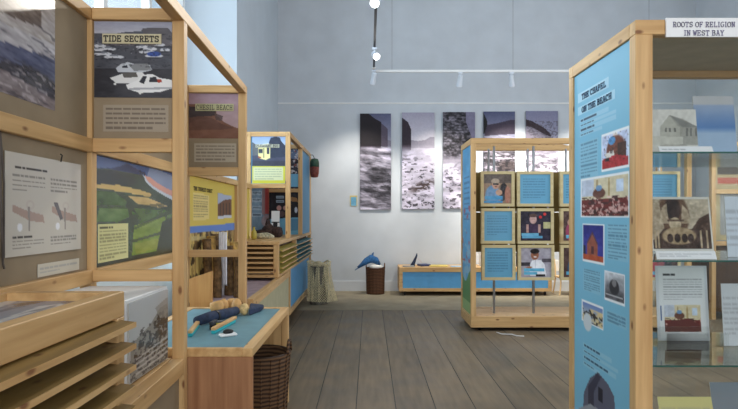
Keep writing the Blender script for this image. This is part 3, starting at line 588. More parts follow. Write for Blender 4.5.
# ---------------------------------------------------------------- near left display stand (local frame: x=0 aisle face, y=0 first cross frame)
S = thing('display_stand', 'tall pine display stand with boat and coast photographs along the left wall', 'display stand', (-.935, 2.83, 0), math.radians(1.9), local=True)
PW = .06
TOP = 2.45
for y in (-1.62, 0, 1.67):
    bx('post', WZ, S, -PW, 0, y, y+PW, 0.0, TOP-.0605)
    bx('post', WZ, S, -.52, -.46, y, y+PW, 0.0, TOP-.0605)
for (x0, x1) in ((-PW, 0), (-.52, -.46)): bx('top_rail', WY, S, x0, x1, -1.62, 1.73, TOP-.06, TOP)
for y in (0, 1.67):
    bx('cross_rail', WX, S, -.459, -.061, y, y+PW, TOP-.06, TOP); bx('cross_rail', WX, S, -.459, -.061, y+.002, y+.058, 1.723, 1.792)
    bx('cross_rail', WX, S, -.459, -.061, y+.002, y+.058, 1.07, 1.127)
for (a, b) in ((-1.559, -.001), (.061, 1.669)):
    for z0, z1 in ((1.72, 1.79), (1.06, 1.13)): bx('back_rail', WY, S, -.515, -.455, a, b, z0, z1)
    bd = bx('back_board', TAUPE, S, -.50, -.482, a, b, 1.791, TOP-.061, bevel=0)
    if a < 0:
        pic('photograph', bd, (-.480, -1.35, 2.42-.06), (0, 1.04, 0), (0, 0, -.49), 90, 60, sea_print, .002, mat=PG)
bdl = bx('back_board', TAUPE, S, -.50, -.482, -1.559, -.001, 1.131, 1.719, bevel=0)
cst = pic('back_board', S, (-.482, .061, 1.719), (0, 1.607, 0), (0, 0, -.588), 160, 90, coast_print, .018, mat=PG); cst['label'] = 'aerial photograph of green fields and a curving beach'
def cap(p): p.fill((214, 208, 150)); p.text(.06, .05, .6, .12, 1, (70, 66, 50), .9, 2, .9); p.text(.06, .16, .94, .95, 9, (96, 90, 60), .8, 3)
pic('caption', cst, (-.4815, .12, 1.357), (0, .40, 0), (0, 0, -.205), 50, 36, cap, .0005)
# cross boards with photographs
b1 = bx('info_board', TAUPE, S, -.458, -.062, .02, .034, 1.793, TOP-.061, bevel=0)
pic('photograph', b1, (-.455, .018, 2.385), (.39, 0, 0), (0, 0, -.385), 130, 124, tide_print, .002, mat=PG)
bx('title_strip', pm('title_strip_cream', (206, 196, 160), .6, var=.01), b1, -.412, -.118, .012, .0175, 2.272, 2.322, bevel=0)
text3('title_text', b1, 'TIDE SECRETS', (-.405, .011, 2.280), (1, 0, 0), (0, 0, 1), .276, .033, INK, .035)
def cap1(p): p.fill((164, 150, 130)); p.text(.04, .06, .96, .96, 5, (74, 62, 54), .8, 5)
pic('caption', b1, (-.410, .018, 1.963), (.325, 0, 0), (0, 0, -.135), 90, 40, cap1, .002)
y = 1.67
b2 = bx('info_board', TAUPE, S, -.458, -.062, y+.02, y+.034, 1.793, TOP-.061, bevel=0)
pic('photograph', b2, (-.458, y+.018, 2.385), (.395, 0, 0), (0, 0, -.36), 80, 70, chesil_print, .002, mat=PG)
bx('title_strip', pm('strip_pale_green', (188, 182, 138), .6), b2, -.405, -.10, y+.0135, y+.0155, 2.245, 2.303, bevel=0)
text3('title_text', b2, 'CHESIL BEACH', (-.397, y+.013, 2.253), (1, 0, 0), (0, 0, 1), .288, .042, INK, .01)
def cap2(p): p.fill((182, 168, 146)); p.text(.04, .06, .96, .96, 5, (90, 78, 66), .8, 9)
pic('caption', b2, (-.415, y+.018, 1.985), (.335, 0, 0), (0, 0, -.15), 60, 30, cap2, .002)
# platform of the near bay
bx('platform', WY, S, -.46, -.061, -1.55, .0, .655, .683)
bx('aisle_rail', WY, S, -.06, 0.0, -1.559, -.001, .60, .68)
bx('side_panel', TAUPE, S, -.04, -.025, -1.559, -.001, .04, .599, bevel=0)
bx('cross_rail', WX, S, -.459, -.061, .002, .058, .60, .66)

# laminated knots sheet hung on the near board, its cord and the slogan strip
F1, _ = INFO[S.name]
sh = thing('laminated_sheet', 'white laminated sheet of knot drawings hung on the taupe board at far left', 'sheet', F1 @ Vector((-.475, -.68, 1.22)), math.radians(1.9), local=True)
pic('page', sh, (0, 0, .43), (0, .60, 0), (0, 0, -.41), 110, 90, knots, .002, mat=PG)
MB().tube([(.006, .40, .425), (.012, .40, .455), (.004, .40, .46)], .003, 6).build('hook', BLACK, sh)
cd = MB().tube([(0, -.03, .50), (.004, -.035, .3), (.004, -.02, 0), (.004, -.012, -.02)], .004, 6).tube([(0, -.03, .50), (.004, -.012, .3), (.004, -.014, .02)], .0035, 6).build('cord', pm('grey_cord', (92, 84, 78), .8), sh)
sl = pic('slogan_strip', None, F1 @ Vector((-.478, -.45, 1.195)), F1.to_3x3() @ Vector((0, .36, 0)), F1.to_3x3() @ Vector((0, 0, -.055)), 60, 12, label(3, 2, (206, 198, 180)), .002)
tag(sl, 'small cream two-line text strip on the taupe board beneath the laminated knot sheet', 'label')

# photo box on the platform
pb = thing('photo_box', 'white box with black and white storm photograph on its side, behind the tray unit', 'box', (-1.2, 2.58, .686))
bx('body', WHITE, pb, -1.40, -1.008, 2.32, 2.80, .686, 1.05, bevel=.004)
pic('side_photograph', pb, (-1.002, 2.335, 1.035), (0, .455, 0), (0, 0, -.34), 110, 80, bw_box, .005, mat=PG)

# near tray unit
T = thing('tray_unit', 'pine unit in the left foreground with sliding brown trays and a glazed top', 'tray unit', (-1.15, 1.5, 0))
for yy in (.45, 2.07):
    bx('post', WZ, T, -.99, -.93, yy, yy+.06, .69 if yy > 2 else 0, 1.0195)
bx('post', WZ, T, -1.395, -1.335, 2.07, 2.13, .69, 1.0195); bx('post', WZ, T, -1.395, -1.335, .45, .51, 0, 1.0195)
tf = MB().box(-.985, -.93, .45, 2.13, 1.02, 1.115).box(-1.40, -1.345, .45, 2.13, 1.02, 1.115).box(-1.345, -.985, 2.075, 2.13, 1.02, 1.115).box(-1.345, -.985, .45, .505, 1.02, 1.115)
tf.build('top_frame', WY, T, .003)
pic('glazed_print', T, (-1.344, .506, 1.085), (0, 1.568, 0), (.358, 0, 0), 120, 40, glazed, .01, mat=PG)
zs = [.985, .905, .826, .748, .672, .596, .52]
for z in zs: MB().hexa([(-1.33, .52, z+.055), (-.875, .52, z), (-.875, 2.065 if z > .69 else 1.9, z), (-1.33, 2.065 if z > .69 else 1.9, z+.055), (-1.33, .52, z+.073), (-.875, .52, z+.018), (-.875, 2.10, z+.018), (-1.33, 2.10, z+.073)]).build('tray', TRAY, T); bx('edge_strip', WY, T, -.8745, -.870, .52, 2.095 if z > .69 else 1.92, z, z+.019, bevel=0)
g = thing('wooden_upright', 'thin pale upright at the very left edge beside the knot sheet', 'post', (-1.36, 2.02, .7))
bx('upright', WZ, g, -1.39, -1.337, 1.99, 2.03, 1.116, 1.32)
bx('foot', WX, g, -1.39, -1.337, 1.985, 2.035, 1.116, 1.13)
g.location = (-1.36, 2.0, 1.116)
for c in g.children: c.data.transform(Matrix.Translation((0, .02, .7-1.116)))

# ---------------------------------------------------------------- activity table
tb = thing('activity_table', 'low pine table with blue top between the two left stands', 'table', (-.99, 3.57, 0))
ZT = .712; X0, X1, Y0, Y1 = -1.37, -.605, 2.91, 4.24
rm = MB().box(X1-.055, X1, Y0, Y1, ZT-.045, ZT).box(X0, X0+.055, Y0, Y1, ZT-.045, ZT).box(X0+.055, X1-.055, Y0, Y0+.03, ZT-.045, ZT).box(X0+.055, X1-.055, Y1-.05, Y1, ZT-.045, ZT).build('rim', WY, tb, .003)
bx('blue_top', TABBLUE, tb, X0+.056, X1-.056, Y0+.031, Y1-.051, ZT-.03, ZT-.006, bevel=0)
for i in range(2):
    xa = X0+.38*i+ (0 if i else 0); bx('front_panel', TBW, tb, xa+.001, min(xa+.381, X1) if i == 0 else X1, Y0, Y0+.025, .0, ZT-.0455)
bx('end_panel', WZ, tb, X0, X1-.03, Y1-.04, Y1-.015, .0, ZT-.0455); bx('leg', WZ, tb, X1-.05, X1, Y1-.05, Y1, 0, ZT-.046)
bx('shelf', WX, tb, X0, X1-.02, Y0+.026, Y1-.041, .0, .03)
ZS = ZT-.005
def onT(x, y): # point on the table top seen at a place
    d = (1.4-ZS)*FL/(y-HY); return Vector(((x-CX)/FL*d, d, ZS))
a, b = onT(197, 327), onT(236, 316)
rl = thing('rolled_cloth', 'long dark navy rolled bundle lying on the blue table', 'roll', a)
MB().tube([a+Vector((0, 0, .036)), a.lerp(b, .3)+Vector((0, .01, .04)), a.lerp(b, .7)+Vector((0, 0, .036)), b+Vector((0, 0, .036))], [.030, .036, .034, .030], 14).build('roll', NAVY, rl, smooth=True)
m_ = a.lerp(b, .45); dr = (b-a).normalized(); MB().tube([m_+Vector((0, 0, .039))-dr*.008, m_+Vector((0, 0, .039))+dr*.008], .0375, 14).build('tie', BLACK, rl)
def brush(label, p0, p1, w, hmat, bmat, head=.3, h=.02):
    r = thing('wooden_brush', label, 'brush', p0, group=None); d = (p1-p0); n = Vector((-d.y, d.x, 0)).normalized()*w
    def slab(s, e, z0, z1, mm, nm, k=1):
        A, B_ = p0+d*s, p0+d*e; z = Vector((0, 0, 1)); MB().hexa([A-n*k+z*z0, B_-n*k+z*z0, B_+n*k+z*z0, A+n*k+z*z0, A-n*k+z*z1, B_-n*k+z*z1, B_+n*k+z*z1, A+n*k+z*z1]).build(nm, mm, r, .003)
    slab(0, 1, h, h+.018, hmat, 'handle'); slab(0, head, 0, h, bmat, 'bristles', .9)
    return r
TEAL = pm('teal_bristle', (40, 168, 176), .6); LW = WY
brush('short wooden brush with teal bristles at the near left of the blue table', onT(190, 337), onT(200, 324), .013, LW, TEAL, .8)
brush('wooden brush with teal bristles lying in the middle of the blue table', onT(213, 334), onT(235, 322), .014, LW, TEAL, .95)
brush('small black-headed wooden brush next to the yellow box', onT(211, 330), onT(216, 327), .012, pm('charcoal', (44, 46, 52)), BLACK, .9, .03)
yb = onT(219, 327); r = thing('yellow_box', 'small yellow green box on the blue table in front of the navy bundle', 'box', yb)
MB().box(-.045, .045, -.022, .022, 0, .028, Matrix.Translation(yb) @ Matrix.Rotation(.35, 4, 'Z')).build('box_body', pm('lime_yellow', (186, 176, 62)), r, .003)
MB().box(-.025, .025, -.014, .014, .0282, .04, Matrix.Translation(yb) @ Matrix.Rotation(.35, 4, 'Z')).build('lid', pm('grey_lid', (100, 106, 110)), r, .003)
wo = onT(228, 336); r = thing('sanding_block', 'white block with a black oval top near the front of the blue table', 'block', wo)
Mw = Matrix.Translation(wo) @ Matrix.Rotation(.55, 4, 'Z')
MB().box(-.05, .05, -.024, .024, 0, .016, Mw).build('base', WHITE, r, .006)
MB().blob(Mw @ Vector((0, 0, .026)), (.034, .019, .014), 3, .05, 2, Mw.to_3x3()).build('grip', BLACK, r, smooth=True)
# shaped wooden pieces behind the roll
WL = pm('light_turned_wood', (206, 160, 100), .5, var=.12, scale=20)
def pieces():
    for i, (x, y, sx, lab) in enumerate(((216, 316, .022, 'leftmost'), (222, 314, .026, 'second from left'), (229, 313, .026, 'third from left'), (236, 315, .022, 'fourth from left'))):
        q = onT(x, y); o = MB().blob(q+Vector((0, .02, .055)), (.045, sx, .05), i, .18).build('wood_piece', WL, None, smooth=True)
        tag(o, 'rounded light wooden piece behind the navy bundle, %s of four' % lab, 'wood piece', 'light wooden pieces on the blue table')
pieces()
def lumps(name, label, cat, x, y, r, mat, zoff=0, group=None):
    q = onT(x, y); o = MB().blob(q+Vector((0, 0, r[2]*.93)), r, int(x), .1).build(name, mat, None, smooth=True); tag(o, label, cat, group); return o
ck = lumps('cork_float', 'pale block shaped cork float crossing the end of the navy bundle', 'float', 244, 315, (.03, .045, .045), pm('pale_cork', (206, 176, 122), .8, var=.15, scale=40))
p0 = onT(255, 312); o = MB().hexa([onT(249, 316), onT(262, 311), onT(264, 309), onT(250, 311), onT(249, 316)+Vector((0, 0, .05)), onT(262, 311)+Vector((0, 0, .035)), onT(264, 309)+Vector((0, 0, .035)), onT(250, 311)+Vector((0, 0, .06))]).build('cloth_bag', NAVY, None, .008)
tag(o, 'dark blue folded cloth bag at the far end of the blue table', 'bag')
# knotty pine board standing behind table
kb = MB().hexa([P(189, 318, 4.3), P(212, 318, 4.3), P(212, 318, 4.3)+Vector((0, .025, 0)), P(189, 318, 4.3)+Vector((0, .025, 0)), P(189, 279, 4.3), P(212, 271, 4.3), P(212, 271, 4.3)+Vector((0, .025, 0)), P(189, 279, 4.3)+Vector((0, .025, 0))])
kb.box(-1.36, -1.22, 4.275, 4.325, 0, .61)
tag(kb.build('pine_board', PLY), 'knotty pine board with slanted top standing behind the blue table', 'board')

# basket under the table
def basket(name, label, c, r0, r1, h, mat, handles=True, group=None):
    t = thing(name, label, 'basket', c)
    m = MB(); prof = [(r0*.2, 0), (r0, 0)]+[(r0+(r1-r0)*k/14+(.004 if k % 2 else 0), h*k/14) for k in range(1, 15)]+[(r1-.012, h), (r0-.006, .02), (r0*.2, .02)]
    m.lathe(c, prof, 40, close=True); m.build('body', mat, t, smooth=True)
    rim = MB(); rim.tube([(c[0]+r1*math.cos(a*PI/12), c[1]+r1*math.sin(a*PI/12), c[2]+h) for a in range(25)], .013, 8); rim.build('rim', mat, t, smooth=True)
    st = MB()
    for k in range(18):
        a = k*2*PI/18; st.tube([(c[0]+(r0+.006)*math.cos(a), c[1]+(r0+.006)*math.sin(a), c[2]), (c[0]+(r1+.004)*math.cos(a), c[1]+(r1+.004)*math.sin(a), c[2]+h)], .006, 5)
    st.build('stakes', mat, t)
    if handles:
        for s in (-1, 1):
            MB().tube([(c[0]+s*r1, c[1]+.07*math.cos(a), c[2]+h+.085*math.sin(a)) for a in [PI*k/8 for k in range(9)]], .010, 8).build('handle', mat, t, smooth=True)
    return t
basket('wicker_basket', 'large brown wicker basket with loop handles tucked under the blue table', (-.715, 3.72, .032), .155, .185, .46, WICK)

# ---------------------------------------------------------------- plinth with yellow boards between the stands
K = thing('display_plinth', 'cream sided plinth with yellow and blue story boards behind the blue table', 'display plinth', (-1.2, 5.8, 0))
kx = lambda d: -.955-.045*(d-4.6)/2.4
MB().hexa([(-1.46, 4.62, .66), (kx(4.62)-.05, 4.62, .66), (kx(7.05)-.05, 7.05, .66), (-1.50, 7.05, .66), (-1.46, 4.62, .68), (kx(4.62)-.05, 4.62, .68), (kx(7.05)-.05, 7.05, .68), (-1.50, 7.05, .68)]).build('deck', pm('lilac_deck', (178, 158, 168), .6), K)
MB().hexa([(kx(4.62)-.05, 4.62, .64), (kx(4.62), 4.62, .64), (kx(7.05), 7.05, .64), (kx(7.05)-.05, 7.05, .64), (kx(4.62)-.05, 4.62, .715), (kx(4.62), 4.62, .715), (kx(7.05), 7.05, .715), (kx(7.05)-.05, 7.05, .715)]).build('edge_rail', WY, K)
MB().hexa([(kx(4.62)-.03, 4.62, .0), (kx(4.62)-.012, 4.62, .0), (kx(7.05)-.012, 7.05, .0), (kx(7.05)-.03, 7.05, .0), (kx(4.62)-.03, 4.62, .639), (kx(4.62)-.012, 4.62, .639), (kx(7.05)-.012, 7.05, .639), (kx(7.05)-.03, 7.05, .639)]).build('side_panel', CREAM, K)
yb1 = pic('story_board', K, (-1.50, 4.62, 1.74), (0, 1.62, 0), (0, 0, -1.055), 170, 110, yellow_print, .02); 
text3('title_text', yb1, 'THE TOURIST COAST', (-1.497, 4.78, 1.62), (0, 1, 0), (0, 0, 1), .57, .035, INK, .02)
def yel2(p): p.fill((214, 188, 84)); p.rect(.05, .08, .6, .2, (210, 206, 170)); p.text(.1, .1, .5, .19, 2, (80, 80, 80), .8, 3)
pic('story_board', K, (-1.50, 6.31, 1.74), (0, .73, 0), (0, 0, -1.055), 40, 60, yel2, .02)
bx('post', WZ, K, -1.535, -1.47, 6.245, 6.305, .685, 1.74); bx('top_rail', WY, K, -1.535, -1.47, 4.62, 7.05, 1.741, 1.80)
# groyne poles standing on the plinth
GR = pm('weathered_straw_timber', (188, 150, 84), .8, var=.35, scale=14); GRD = pm('wet_brown_timber', (104, 80, 52), .85, var=.35, scale=26)
poles = [(191, 234, GR), (195.5, 237, GR), (200, 236, GR), (204.5, 239, GRD), (208, 236, GR), (213, 234, GRD), (217, 250, GRD), (229, 246, GRD), (234, 242, GR), (238, 250, GRD), (242, 252, GRD)]
pr = None
for i, (x, y, m) in enumerate(poles):
    if i < 3: continue
    d = 4.95+(i % 3)*.14; top = P(x, y, d); bX = top.x
    if bX < -1.44: bX = -1.43
    o = MB().tube([(bX, d, .681), (bX+.006, d+.01, .9), (bX-.004, d, top.z)], [.042, .036, .038], 9).build('timber_pole', m, None)
    where = ['', '', '', 'leftmost', 'second', 'third', 'fourth', 'fifth', 'sixth', 'seventh', 'rightmost'][i]
    tag(o, '%s weathered %s pole standing on the plinth, %s from the left' % ('thin', 'straw coloured' if m is GR else 'dark brown', where) if i not in (3, 10) else '%s of the weathered timber poles standing on the plinth' % where, 'pole', 'timber poles on the plinth')
cl = MB(); n = 12
for k in range(n):
    x0 = 219+(8/n)*k; x1 = x0+8/n; dz = .006*math.sin(k*1.7); dz2 = .006*math.sin((k+1)*1.7)
    cl.hexa([P(x0, 284, 5.0+dz), P(x1, 286, 5.0+dz2), P(x1, 286, 5.012+dz2), P(x0, 284, 5.012+dz), P(x0, 232, 5.05+dz), P(x1, 232, 5.05+dz2), P(x1, 232, 5.06+dz2), P(x0, 232, 5.06+dz)])
pk = P(223, 240, 5.09); cl.box(pk.x-.012, pk.x+.012, 5.075, 5.10, .681, 1.22)
tag(cl.build('hanging_cloth', pm('pale_cloth', (232, 232, 240), .8)), 'pale grey white cloth draped upright between the timber poles', 'cloth')

# ---------------------------------------------------------------- far left stand
U = thing('display_stand', 'far left pine display stand with a bus picture and tray shelves', 'display stand', (-1.25, 8.4, 0))
XA, XB, D0, D1, D2, HT = -1.0, -1.51, 7.10, 8.38, 9.60, 2.47
DF, DM = 6.20, 7.68
for d in (D0, D1, D2):
    bx('post', WZ, U, XA-.06, XA, d, d+.06, 1.1205, HT-.0605); bx('post', WZ, U, XB-.05, XB+.01, d, d+.06, 1.1205, HT-.0605)
    bx('cross_rail', WX, U, XB+.011, XA-.061, d, d+.06, HT-.06, HT); bx('cross_rail', WX, U, XB+.011, XA-.061, d, d+.06, 1.755, 1.81)
for d in (DF, DM, D2): bx('post', WZ, U, XA-.06, XA, d, d+.06, .7505, 1.0795); bx('post', WZ, U, XB, XB+.06, d, d+.06, .7505, 1.0795)
for d in (D0, D2): bx('post', WZ, U, XA-.06, XA, d, d+.06, .14, .7155); bx('post', WZ, U, XB, XB+.06, d, d+.06, .14, .7155)
for x0, x1 in ((XA-.06, XA), (XB-.05, XB+.01)): bx('top_rail', WY, U, x0, x1, D0, D2+.06, HT-.06, HT)
bx('counter', WY, U, XB, XA+.005, DF-.005, D2+.06, 1.08, 1.12)
bx('bottom_rail', WY, U, XA-.06, XA, DF, D2+.06, .716, .75); bx('cross_rail', WX, U, XB, XA-.061, DF, DF+.06, .716, .75)
bb = bx('info_board', BLUE, U, XB+.012, XA-.062, D0+.02, D0+.03, 1.811, HT-.061, bevel=0)
pic('bus_photograph', bb, (XB+.025, D0+.018, 2.41-.0), (.42, 0, 0), (0, 0, -.375), 80, 70, bus_print, .002, mat=PG)
bx('title_strip', pm('strip_pale', (206, 206, 186), .6), bb, XB+.07, XB+.37, D0+.012, D0+.0155, 2.270, 2.312, bevel=0)
text3('title_text', bb, 'PLEASANT BUS', (XB+.08, D0+.0105, 2.274), (1, 0, 0), (0, 0, 1), .28, .034, INK, .03)
pic('caption_board', bb, (XB+.025, D0+.018, 2.034), (.42, 0, 0), (0, 0, -.22), 70, 36, bus_board, .002)
pic('back_board', U, (XB+.012, D0+.061, 2.40), (0, D1-D0-.063, 0), (0, 0, -1.27), 50, 100, collage_a, .01)
def plainblue(p): p.fill((96, 150, 186)); p.text(.1, .3, .9, .5, 6, (60, 90, 110), .6, 3)
pic('back_board', U, (XB+.012, D1+.061, 2.40), (0, D2-D1-.063, 0), (0, 0, -1.27), 20, 30, plainblue, .01)
pic('cross_board', U, (XB+.012, D1+.02, 2.409), (.437, 0, 0), (0, 0, -.598), 60, 80, collage_b, .01); pic('cross_board', U, (XB+.012, D1+.02, 1.754), (.437, 0, 0), (0, 0, -.632), 60, 80, collage_c, .01)
pic('aisle_board', U, (XA-.02, D1+.062, 2.408), (0, D2-D1-.064, 0), (0, 0, -1.286), 20, 30, plainblue, .01)
# trays: front slats and aisle slats
for z in [1.035, .98, .925, .87, .815, .765]:
    MB().hexa([(XB+.061, DF-.01, z), (XA-.062, DF-.01, z), (XA-.062, DF+.40, z+.02), (XB+.061, DF+.40, z+.02), (XB+.061, DF-.01, z+.02), (XA-.062, DF-.01, z+.02), (XA-.062, DF+.40, z+.035), (XB+.061, DF+.40, z+.035)]).build('tray', WX if z > 0 else TRAY, U)
YT = pm('olive_tray', (168, 150, 70), .5)
for b0, b1_, mt in ((DF+.07, DM-.01, YT), (DM+.07, D2-.01, pm('teal_tray', (84, 132, 140), .5))):
    for z in [1.0, .935, .87, .805, .757]:
        tt = MB().hexa([(XA-.06, b0, z+.025), (XA+.03, b0, z), (XA+.03, b1_, z), (XA-.06, b1_, z+.025), (XA-.06, b0, z+.038), (XA+.03, b0, z+.013), (XA+.03, b1_, z+.013), (XA-.06, b1_, z+.038)]).build('tray', mt, U)
        bx('edge_strip', WY, tt, XA+.0305, XA+.034, b0, b1_, z, z+.014, bevel=0)
bx('inner_panel', DARKW, U, XA-.09, XA-.075, DF+.42, D2, .752, 1.079, bevel=0)
bx('side_panel', BLUE, U, XA-.045, XA-.03, D0+.061, D2-.001, .20, .7155, bevel=0)
bx('base_rail', WY, U, XA-.059, XA-.001, D0+.061, D2-.001, .14, .20)
bx('base', WY, U, XB, XA-.06, D0, D2+.06, .12, .139)
for d in (D0+.1, D2-.05):
    for x in (XA-.04, XB+.04): MB().tube([(x-.014, d, .06), (x+.014, d, .06)], .06, 14).build('castor', BLACK, U)
# items on its counter
def heap(name, label, cat, pts, mat):
    m = MB()
    for i, (x, y, d, r) in enumerate(pts):
        q = P(x, y, d); m.blob(q, r, i, .2)
    return tag(m.build(name, mat, None, smooth=True), label, cat)
heap('driftwood', 'dark brown heap of driftwood on the counter under the bus picture', 'driftwood', [(262, 233.5, 7.32, (.11, .06, .06)), (268, 230.5, 7.34, (.10, .07, .09)), (275, 232, 7.34, (.09, .06, .075)), (268, 224, 7.36, (.04, .04, .06))], pm('black_brown_wood', (56, 40, 36), .8, var=.4, scale=40, bump=.5))
heap('fossil_stone', 'pale mottled stone lying in front of the dark driftwood heap', 'stone', [(262.5, 236.0, 6.95, (.095, .05, .042)), (270, 236.8, 6.94, (.06, .04, .03))], pm('mottled_stone', (164, 156, 132), .8, var=.3, scale=40, bump=.3))
cs = thing('card_stand', 'small black stand holding a white card behind the dark driftwood', 'card stand', (P(275, 230, 7.5).x, 7.5, 1.12))
q = P(275.5, 216.5, 7.5); Mb = Matrix.Translation((q.x, 7.5, q.z)) @ Matrix.Rotation(-.12, 4, 'X')
MB().box(-.055, .055, -.004, .0, -.07, .075, Mb).build('card', WHITE, cs); MB().box(-.05, .05, .001, .012, -.265, .02, Mb).build('easel', BLACK, cs)
MB().box(-.06, -.03, -.005, 0, -.145, -.085, Mb).box(.03, .06, -.005, 0, -.145, -.085, Mb).build('small_card', WHITE, cs)
yf = P(254, 234, 6.7); tag(MB().lathe((yf.x, 6.7, 1.121), [(.02, 0), (.035, .02), (.03, .09), (.012, .12), (.012, .15)], 14).build('yellow_bottle', pm('yellow_glaze', (176, 160, 70), .4), None, smooth=True), 'small olive yellow bottle at the left end of the far stand counter', 'bottle')
# hanging float at the end of the stand
fl = P(314.5, 168, 9.4); H = thing('fishing_float', 'dark green and red fishing float hanging from the far left stand', 'float', (fl.x, fl.y, fl.z-.16))
MB().lathe((fl.x, fl.y, fl.z), [(.02, .16), (.06, .15), (.075, .10), (.078, .02), (.03, .018)][::-1], 16).build('upper_half', pm('dark_green', (58, 84, 66), .6, var=.2, scale=20), H, smooth=True)
MB().lathe((fl.x, fl.y, fl.z), [(.03, -.16), (.06, -.15), (.076, -.08), (.078, .017), (.03, .0175)], 16).build('lower_half', pm('brick_red', (122, 60, 48), .6, var=.25, scale=24), H, smooth=True)
MB().tube([(fl.x, fl.y, fl.z+.16), (fl.x-.03, fl.y+.02, fl.z+.22), (XA+.002, D2+.03, HT-.02)], .006, 6).build('cord', BLACK, H)

# net covered wire bin
NX, NY = -.80, 8.92
Nb = thing('wire_bin', 'grey wire bin beside the far left stand, under a cream fishing net', 'bin', (NX, NY, 0.002))
WB = pm('grey_bin', (104, 100, 90), .7, var=.25, scale=14)
MB().lathe((NX, NY, .002), [(.12, 0), (.145, 0), (.15, .6), (.13, .6), (.125, .02), (.1, .02)], 22).build('body', WB, Nb)
MB().tube([(NX+.152*math.cos(a*PI/12), NY+.152*math.sin(a*PI/12), .60) for a in range(25)], .01, 8).build('rim', WB, Nb)
nt_ = MB(); rs = random.Random(3); nk = 44; rows = 16; prev = None
def npt(k, j):
    a = 2*PI*k/nk; f = j/(rows-1); fold = .014*math.sin(a*7+f*2)+.01*math.sin(a*11)
    r = .168+fold+.06*f**2*(1+math.cos(a-.2)); z = .645-.60*f
    return Vector((NX+r*math.cos(a), NY+r*math.sin(a)*.85, z+.01+ (.03*math.sin(a*3) if j == 0 else 0)))
g = [[npt(k, j) for k in range(nk)] for j in range(rows)]
for j in range(rows-1):
    for k in range(nk):
        nt_.tube([g[j][k], g[j+1][(k+1) % nk]], .0036, 3, False); nt_.tube([g[j][k], g[j+1][(k-1) % nk]], .0036, 3, False)
for k in range(nk): nt_.tube([g[0][k], g[0][(k+1) % nk]], .011, 5, False)
for q in range(5):
    a = -PI*.95+q*.5; nt_.tube([npt((a/(2*PI))*nk, j)+Vector((math.cos(a)*.012, math.sin(a)*.012, 0)) for j in range(rows)], [.006+.004*math.sin(j+q) for j in range(rows)], 6)
tag(nt_.build('fishing_net', pm('cream_net', (226, 212, 170), .9, var=.12, scale=30), None), 'cream fishing net draped over the grey wire bin to the floor', 'net')

# ---------------------------------------------------------------- far wall: storm prints, label, bench, basket
specs = [(360, 391, 113.5, 209.5), (402, 434.5, 112.5, 209), (443, 475, 112, 208.5), (483.5, 515, 111.5, 208), (526, 558, 111, 207.5)]
labs = ['storm sea print with dark harbour wall on left, leftmost of five on the far wall', 'storm print of white spray with dark pier corner, second from left on far wall', 'print of stone wall above breaking surf, just left of the tall island case', 'storm print with low grey headland and brown rocks, fourth from left on far wall', 'storm print with sloping stone pier edge, rightmost of the five on far wall']
for k, (x0, x1, y0, y1) in enumerate(specs):
    A = P(x0, y0, 10.41); B_ = P(x1, y1, 10.41)
    o = pic('storm_print', None, A, (B_.x-A.x, 0, 0), (0, 0, B_.z-A.z), 62, 180, storm(k), .035, (120, 124, 140)); tag(o, labs[k], 'picture', 'tall storm prints on the far wall')
A = P(350, 195.5, 10.44)
def wl_(p): p.fill((206, 186, 110)); p.rect(.12, .16, .88, .95, (110, 170, 200)); p.text(.2, .3, .8, .8, 4, (70, 110, 140), .7, 2)
tag(pic('wall_label', None, A, (.135, 0, 0), (0, 0, -.20), 14, 18, wl_, .008), 'small blue and yellow label on the wall left of the storm prints', 'label')
Bn = thing('low_bench', 'long low pine bench with a blue front panel against the far wall', 'bench', (1.85, 10.1, .002))
ZB, bx0, bx1, by0, by1 = .50, .53, 3.2, 9.8, 10.40
bx('top', WX, Bn, bx0, bx1, by0, by1, ZB-.025, ZB)
bx('front_panel', BLUE, Bn, bx0+.06, bx1-.06, by0+.015, by0+.03, .135, ZB-.08, bevel=0)
MB().box(bx0, bx1, by0, by0+.04, ZB-.08, ZB-.026).box(bx0, bx1, by0, by0+.04, .08, .135).box(bx0, bx0+.06, by0, by0+.04, .135, ZB-.08).box(bx1-.06, bx1, by0, by0+.04, .135, ZB-.08).build('front_frame', WX, Bn)
for x in (bx0, bx1-.03): bx('side', WY, Bn, x, x+.03, by0+.041, by1, .08, ZB-.026)
bx('bottom', WX, Bn, bx0+.031, bx1-.031, by0+.041, by1, .08, .10)
for x in (bx0+.1, bx1-.1):
    for y in (by0+.08, by1-.08): MB().tube([(x-.012, y, .042), (x+.012, y, .042)], .039, 12).build('castor', BLACK, Bn)
def flat(name, label, cat, x0, x1, y0, y1, z0, z1, mat, rz=0, bev=.003, group=None):
    M_ = Matrix.Translation(((x0+x1)/2, (y0+y1)/2, 0)) @ Matrix.Rotation(rz, 4, 'Z')
    return tag(MB().box(-(x1-x0)/2, (x1-x0)/2, -(y1-y0)/2, (y1-y0)/2, z0, z1, M_).build(name, mat, None, bev), label, cat, group)
flat('yellow_booklet', 'yellow booklet lying on the bench left of the island case', 'booklet', 1.08, 1.40, 9.9, 10.15, ZB+.001, ZB+.02, pm('yellow_cover', (222, 200, 110)))
flat('pale_blue_sheet', 'pale blue sheet lying on the bench right of the yellow booklet', 'sheet', 1.45, 1.75, 9.87, 10.05, ZB+.001, ZB+.01, pm('pale_blue_paper', (160, 194, 220)))
flat('dark_booklet', 'dark folded leaflet lying left of the yellow booklet on the bench', 'booklet', .90, 1.08, 10.0, 10.2, ZB+.001, ZB+.035, pm('dark_cover', (70, 76, 110)), .3)
flat('paper_tray', 'small grey paper tray on the left end of the bench', 'tray', .60, .80, 9.86, 9.98, ZB+.001, ZB+.02, pm('grey_tray', (150, 152, 150)), .1)
wt = thing('whale_tail_model', 'small dark blue tail shaped model standing on the bench', 'model', (.82, 10.05, ZB+.001))
